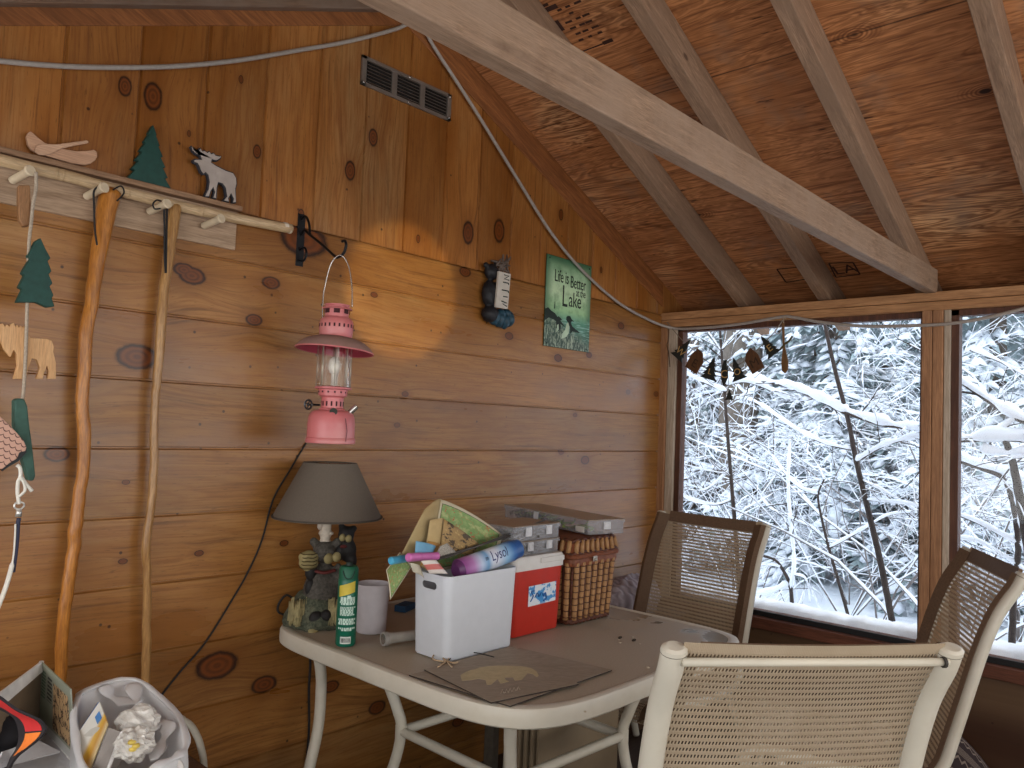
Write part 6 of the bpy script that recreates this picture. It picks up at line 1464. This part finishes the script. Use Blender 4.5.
def snow_on(sb, P, rs, amt, wob=0, seg=6):
    """snow lying along the upper side of a branch"""
    n = len(P)
    if n < 2: return
    d = P[-1]-P[0]; 
    if d.length < 1e-4: return
    fl = 1-min(1, abs(d.normalized().z))**2*.75
    rr_ = [(r*.8+amt*fl*(.75+.9*mnoise.noise(Vector(p)*9+Vector((wob,0,0))))*(0.25 if i in (0, n-1) else 1)) for i, (p, r) in enumerate(zip(P, rs))]
    sb.tube([p+Vector((0,0,r*.5+q*.55)) for p, r, q in zip(P, rs, rr_)], rr_, seg)

class Plant:
    def __init__(s): s.t = MB(); s.b = MB(); s.s = MB()
    def build(s, name, label, cat, base, group, tm=None, bm_=None):
        r = thing(name, label, cat, base, group)
        if s.t.v: s.t.build('trunk', tm or M_bark, r, smooth=True)
        if s.b.v: s.b.build('branches', bm_ or M_bark, r, smooth=True)
        if s.s.v: s.s.build('snow_cover', M_snow, r, smooth=True)
        return r
def grow(pl, p, d, length, r, lvl, rnd, amt, droop=.15):
    n = 5; P = [p]; dd = d.copy()
    for i in range(n):
        dd = (dd+Vector((rnd.uniform(-.25,.25), rnd.uniform(-.25,.25), rnd.uniform(-.2,.16)-droop*.3))).normalized(); P.append(P[-1]+dd*length/n)
    if min(q.x for q in P) < .45: return
    rs = [r*(1-.6*i/n) for i in range(n+1)]
    pl.b.tube(P, rs, 5, caps=False)
    i0 = 0
    while i0 < n:                                   # snow lies in broken lengths
        i1 = min(n, i0+rnd.randint(1, 3))
        if rnd.random() < .78: snow_on(pl.s, P[i0:i1+1], rs[i0:i1+1], amt*rnd.uniform(.5,1.3), rnd.random()*9, 5)
        i0 = i1
    if lvl > 0:
        for k in range(rnd.choice((2,3,3,4))):
            i = rnd.randint(1, n); q = P[i]; a = Vector((rnd.uniform(-1,1), rnd.uniform(-1,1), rnd.uniform(-.35,.6))); nd = (dd*.7+a*.8).normalized()
            grow(pl, q, nd, length*rnd.uniform(.45,.7), rs[i]*.7, lvl-1, rnd, amt*.85, droop)
# --- nearer saplings, read off the two windows
def X3(L, X): return [onX(x, y, X) for x, y in L]
def sapl(label, X, trunk, tr, branches, X2=None, name='snowy_sapling', amt=.02, tm=None, seed=0, twigs=8):
    pl = Plant(); P = crv(X3(trunk, X), 5); rs = [tr*(1-.45*i/(len(P)-1)) for i in range(len(P))]
    lowi = 0 if P[0].z < P[-1].z else -1
    if lowi == -1: P.reverse()
    P = [Vector((P[0].x, P[0].y, gh(P[0].x, P[0].y)-.05))]+P; rs = [tr*1.1]+[tr*(1-.5*i/(len(P)-1)) for i in range(len(P)-1)]
    pl.t.tube(P, rs, 8)
    side = [p+Vector((-.002, .004, 0)) for p in P[1:]]
    for i in range(0, len(P)-2, 2):
        if mnoise.noise(Vector(P[i])*2) > -.15: pl.s.tube([P[i]+Vector((.0,.55*rs[i],.0)), P[i+1]+Vector((.0,.55*rs[i],0)), P[i+2]+Vector((0,.55*rs[i],0))], [rs[i]*.3, rs[i]*.65, rs[i]*.3], 5)
    rnd = random.Random(seed)
    for br_ in branches:
        pts, r0, am = br_[:3]; Xb = br_[3] if len(br_) > 3 else (X, X)
        m = len(pts); Q = crv([onX(x, y, Xb[0]+(Xb[1]-Xb[0])*i/(m-1)) for i, (x, y) in enumerate(pts)], 5); rr2 = [r0*(1-.5*i/(len(Q)-1)) for i in range(len(Q))]
        pl.b.tube(Q, rr2, 6); snow_on(pl.s, Q, rr2, am, r0*50, 7)
        for k in range(twigs):
            i = rnd.randint(2, len(Q)-2); d = (Q[i+1]-Q[i]).normalized(); nd = (d*.6+Vector((rnd.uniform(-.5,.5), rnd.uniform(-.7,.7), rnd.uniform(-.5,.7)))).normalized(); grow(pl, Q[i], nd, rnd.uniform(.15,.45), r0*.4, 1, rnd, am*.4)
    return pl.build(name, label, 'tree', P[0], 'bare saplings just outside the windows', tm)
sapl('dark thin leaning trunk crossing the middle of the first window', 1.3, [(892,621),(880,560),(868,510),(856,460),(848,420),(835,370),(825,326),(815,280)], .021,
     [([(848,414),(820,400),(795,389),(768,382),(740,379),(715,375)], .015, .028, (1.3, 1.5)), ([(848,413),(880,424),(905,428),(940,437)], .016, .032, (1.3, 1.1)), ([(856,462),(880,448),(905,440),(950,434)], .008, .02, (1.3,1.0)),
      ([(852,450),(826,444),(800,432),(775,415),(755,402),(740,398)], .007, .012, (1.3,1.7)), ([(866,500),(895,503),(930,508)], .005, .010, (1.3,1.1)), ([(862,480),(890,495),(930,520)], .004, .008, (1.3,1.2))], amt=.02, seed=1, twigs=5)
sapl('thin dark trunk rising behind the far chair below the garland letter C', 1.1, [(742,640),(736,540),(732,490),(728,440),(724,385),(721,345),(718,300)], .016,
     [([(722,352),(712,338),(704,326),(698,316)], .007, .008), ([(722,350),(736,334),(752,322)], .006, .008), ([(726,392),(705,383),(690,376),(672,366)], .008, .016, (1.1,1.0)), ([(725,385),(745,382),(765,388),(790,400)], .010, .020, (1.1, 1.4)), ([(730,470),(705,490),(680,488)], .004, .008), ([(732,500),(715,505),(690,500),(672,487)], .006, .012)], seed=2, twigs=5)
sapl('small forked sapling at the middle of the first window, lower half', 2.0, [(848,615),(838,580),(828,545),(821,515),(818,495),(824,480)], .013,
     [([(828,543),(812,528),(790,518),(770,508),(758,492)], .007, .008), ([(830,548),(850,537),(866,528),(890,515),(925,512)], .008, .012), ([(818,495),(800,488),(782,470),(772,455)], .009, .014), ([(824,480),(818,466),(806,450)], .005, .008)], seed=3, twigs=6)
sapl('bent snow-laden sapling low behind the far chair in the first window', 1.8, [(792,604),(790,585),(783,570),(775,560),(760,555)], .016,
     [([(791,590),(794,560),(790,520),(788,480),(790,440)], .014, .030), ([(790,585),(770,592),(750,596)], .008, .02), ([(794,575),(806,580),(810,602)], .006, .014), ([(782,568),(770,566),(762,580)], .006, .012)], seed=4, twigs=4)
sapl('snow-covered sapling with thick white limbs across the upper second window', 1.15, [(1040,640),(1030,560),(1020,500),(1012,460),(1005,440)], .030,
     [([(1060,432),(1020,420),(990,402),(965,385),(945,372)], .018, .032), ([(1060,445),(1020,440),(985,440),(945,442)], .018, .036), ([(1060,455),(1015,456),(980,452)], .012, .026), ([(990,440),(1008,425),(1030,405)], .010, .016)], seed=5, twigs=3)
sapl('grey snowy sapling arching down through the lower second window', 1.6, [(1012,640),(1014,590),(1018,550),(1014,510),(1004,480),(985,470),(955,460)], .020,
     [([(950,455),(975,465),(1000,472),(1040,486)], .013, .026), ([(950,512),(980,524),(1010,540),(1050,560)], .009, .018), ([(950,538),(985,545),(1030,575)], .006, .014), ([(945,488),(975,486),(1010,484),(1050,488)], .005, .012), ([(970,350),(1000,362),(1040,384)], .007, .014)], seed=6, twigs=3)
# --- big trunk in the wood
pl = Plant(); P = X3([(742,520),(738,430),(742,370),(744,320),(748,250)], 6.5); P = [Vector((P[0].x, P[0].y, gh(6.5, P[0].y)-.1))]+P; pl.t.tube(crv(P, 5), .27, 14)
rnd = random.Random(9)
for i in range(14):
    p = P[2]+Vector((rnd.uniform(-.1,.1), rnd.uniform(-.25,.25), rnd.uniform(-1.5,1.6))); grow(pl, p, Vector((-.3, rnd.uniform(-1,1), rnd.uniform(-.3,.4))).normalized(), rnd.uniform(.6,1.4), .025, 2, rnd, .045)
pl.build('big_grey_tree', 'thick grey tree trunk behind the garland in the first window', 'tree', P[0], 'trees in the snowy wood', M_barkg)
pl = Plant(); P = X3([(693,520),(690,440),(690,380),(688,320),(686,260)], 7.5); P = [Vector((P[0].x, P[0].y, gh(7.5, P[0].y)-.1))]+P; pl.t.tube(crv(P, 5), .16, 12)
for i in range(12):
    p = P[2]+Vector((0, 0, rnd.uniform(-1.2,1.6))); grow(pl, p, Vector((-.4, rnd.uniform(-1,1), rnd.uniform(-.3,.3))).normalized(), rnd.uniform(.6,1.2), .025, 2, rnd, .05)
pl.build('slim_grey_tree', 'slimmer grey trunk at the left edge of the first window', 'tree', P[0], 'trees in the snowy wood', M_barkg)
# --- thickets of fine twigs with snow
rnd = random.Random(21)
side_of = lambda y: 'first' if y > -1.4 else 'second'
spots = []
for i in range(20):
    px = rnd.uniform(670, 1030); X = rnd.uniform(4.0, 9.0); p = onX(px, 450, X); spots.append((px, X, p.y))
spots += [(1000, 3.0, onX(1000,450,3.0).y), (975, 4.2, onX(975,450,4.2).y), (960, 2.6, onX(960,450,2.6).y), (1020, 5, onX(1020,450,5).y)]
for px, X, y in spots:
    pl = Plant(); base = Vector((X, y, gh(X, y)-.05)); hgt = rnd.uniform(1.6, 3.6)
    for k in range(rnd.choice((2,3,4))):
        d = Vector((rnd.uniform(-.5,.3), rnd.uniform(-.5,.5), 1)).normalized(); grow(pl, base, d, hgt*rnd.uniform(.6,1), rnd.uniform(.008,.014), 4, rnd, rnd.uniform(.007,.014), .12)
    pl.build('snowy_shrub', 'bare twiggy shrub laden with snow among the others in the wood', 'shrub', base, 'twiggy shrubs in the snowy wood', None, M_twig)
# --- snow-laden conifers behind
def conifer(seed, H, R):
    rnd = random.Random(seed); tr = MB(); fo = MB(); sn = MB(); tr.tube([(0,0,-.2),(0,0,H)], [.13,.02], 8)
    z = .25
    while z < min(H, 6.5):
        f = 1-z/H; L0 = R*f+.15; nb = rnd.randint(6, 8); a0 = rnd.uniform(0, 6)
        for k in range(nb):
            a = a0+2*PI*k/nb+rnd.uniform(-.3,.3); L = L0*rnd.uniform(.75,1.15); n = max(3, int(L/.16)); p = Vector((0,0,z)); dz = rnd.uniform(-.05,.15)
            ca, sa = math.cos(a), math.sin(a)
            for i in range(1, n+1):
                q = Vector((ca*L*i/n, sa*L*i/n, z+dz*i/n*L-.45*L*(i/n)**2))
                w = L*.34*(1-.55*i/n)+.05
                for s in (-1, 0, 1):
                    dirv = (Vector((ca, sa, -.5))+Vector((-sa, ca, 0))*s*1.1).normalized(); e = q+dirv*w*rnd.uniform(.7,1.2)+Vector((0,0,rnd.uniform(-.05,.02)))
                    m = (q+e)/2; sd = dirv.cross(Vector((0,0,1))).normalized()*w*.22; up = Vector((0,0,.03))
                    fo.add([q, m+sd, e-Vector((0,0,.04)), m-sd, m-up], [(0,1,2,3),(0,4,1),(1,4,2),(2,4,3),(3,4,0)])
                    if rnd.random() < .93:
                        h_ = rnd.uniform(.035,.075); j = rnd.uniform(.55,.95); sd2 = sd*rnd.uniform(.85,1.3); o = Vector((rnd.uniform(-.02,.02), rnd.uniform(-.02,.02), .012)); qq = q+(m-q)*(1-j); ee = m+(e-m)*j
                        m1, m2 = qq+(ee-qq)*.33, qq+(ee-qq)*.7; U = Vector((0,0,h_))
                        sn.add([qq+o, m1+sd2+o, m2+sd2*.8+o, ee+o, m2-sd2*.8+o, m1-sd2+o, m1+U+o, m2+U*.8+o], [(0,1,6),(1,2,7,6),(2,3,7),(3,4,7),(4,5,6,7),(5,0,6),(0,5,4,3,2,1)])
        z += rnd.uniform(.22,.32)
    return tr, fo, sn
protos = []
for i, (H, R) in enumerate(((8, 1.7), (6, 1.5), (4.2, 1.2))):
    tr, fo, sn = conifer(40+i, H, R)
    r = thing('snowy_conifer', 'snow-laden evergreen in the wood beyond the windows', 'tree', (0,0,0), 'evergreens in the snowy wood')
    tr.build('trunk', M_barkg, r); fo.build('needles', M_needle, r); sn.build('snow_cover', M_snow, r, smooth=True); protos.append(r)
rnd = random.Random(5); used = set(); cs = []; tries = 0
while len(cs) < 32 and tries < 3000:
    tries += 1; X = rnd.uniform(6.8, 18); px = rnd.uniform(640, 1050); y = onX(px, 450, X).y
    if all((X-a)**2+(y-c_)**2 > (1.7 if X < 12 else 2.3)**2 for a, c_ in cs): cs.append((X, y))
for i, (X, y) in enumerate(cs):
    k = i % 3; loc = (X, y, gh(X, y)-.1); sc = rnd.uniform(.85,1.25); rz = rnd.uniform(0, 6.28)
    if k not in used: used.add(k); r = protos[k]; r.location = loc; r.rotation_euler = (0,0,rz); r.scale = (sc,sc,sc)
    else: dup(protos[k], loc, rz, None, (sc,sc,sc))

# ================================================================== LIGHT
w = bpy.data.worlds.new('sky'); bpy.context.scene.world = w; w.use_nodes = True; nt = w.node_tree; nt.nodes.clear()
o = nt.nodes.new('ShaderNodeOutputWorld'); bg = nt.nodes.new('ShaderNodeBackground'); bg.inputs[0].default_value = (.76,.87,1.0,1); bg.inputs[1].default_value = 1.95; nt.links.new(bg.outputs[0], o.inputs[0])
def light(name, ty, loc, rot, energy, col=(1,1,1), **kw):
    d = bpy.data.lights.new(name, ty); d.energy = energy; d.color = col
    for k, v in kw.items(): setattr(d, k, v)
    ob = bpy.data.objects.new(name, d); COL.objects.link(ob); ob.location = loc; ob.rotation_euler = rot; return ob
def aim(ob, tgt): ob.rotation_euler = (Vector(tgt)-ob.location).to_track_quat('-Z', 'Y').to_euler()
s = light('winter_sun', 'SUN', (6,-6,8), (0,0,0), 1.1, (1,.95,.88), angle=.06); aim(s, (6-2.0, -6+6.0-2, 8-6))
# portals that guide the sampling of the sky through the openings
def portal(loc, tgt, sx, sy):
    a = light('sky_portal', 'AREA', loc, (0,0,0), 1, shape='RECTANGLE', size=sx, size_y=sy); aim(a, tgt); a.data.cycles.is_portal = True
portal((-2.2, YB-.12, 1.42), (-2.2, 0, 1.42), 4.3, 1.35); portal((XL-.12, -2.3, 1.33), (0, -2.3, 1.33), 4.5, 1.15)
portal((.12, -.75, 1.28), (-2, -.75, 1.28), 1.3, 1.5); portal((.12, -2.2, 1.28), (-2, -2.2, 1.28), 1.4, 1.5); portal((.12, -3.75, 1.28), (-2, -3.75, 1.28), 1.6, 1.5)
a = light('fill_front', 'AREA', (-2.2, YB-.2, 1.42), (0,0,0), 50, (1,.88,.72), shape='RECTANGLE', size=4.2, size_y=1.3); aim(a, (-2.2, 0, 1.42))  # added warm fill lamp outside the front opening, brightens the room beyond the sky
a = light('fill_back', 'AREA', (XL-.2, -2.3, 1.33), (0,0,0), 28, (1,.88,.72), shape='RECTANGLE', size=4.4, size_y=1.1); aim(a, (0, -2.3, 1.33))  # second added fill lamp, warms the room through the back opening
# patch of sun bounced off the snow onto the wall
pt = onY(402, 292); sp_ = light('sun_glint', 'SPOT', (-3.2, YB-.6, 1.5), (0,0,0), 560, (1,.84,.42), spot_size=math.radians(6.2), spot_blend=.30, shadow_soft_size=.02); aim(sp_, pt)

# ================================================================== CAMERA
cd = bpy.data.cameras.new('camera'); cam = bpy.data.objects.new('camera', cd); COL.objects.link(cam)
cd.sensor_width = 36; cd.lens = FPX*36/1024; cd.clip_start = .05; cd.clip_end = 200
cam.matrix_world = Matrix(((CR[0][0],CR[1][0],-CR[2][0],CAM[0]),(CR[0][1],CR[1][1],-CR[2][1],CAM[1]),(CR[0][2],CR[1][2],-CR[2][2],CAM[2]),(0,0,0,1)))
S_ = bpy.context.scene; S_.camera = cam
S_.view_settings.view_transform = 'Standard'; S_.view_settings.look = 'None'; S_.view_settings.gamma = 1; S_.view_settings.exposure = 0.2
try: S_.view_settings.use_curve_mapping = False
except Exception: pass
S_.cycles.use_denoising = True
S_.cycles.max_bounces = 8; S_.cycles.diffuse_bounces = 4; S_.cycles.glossy_bounces = 4; S_.cycles.transmission_bounces = 8; S_.cycles.transparent_max_bounces = 16
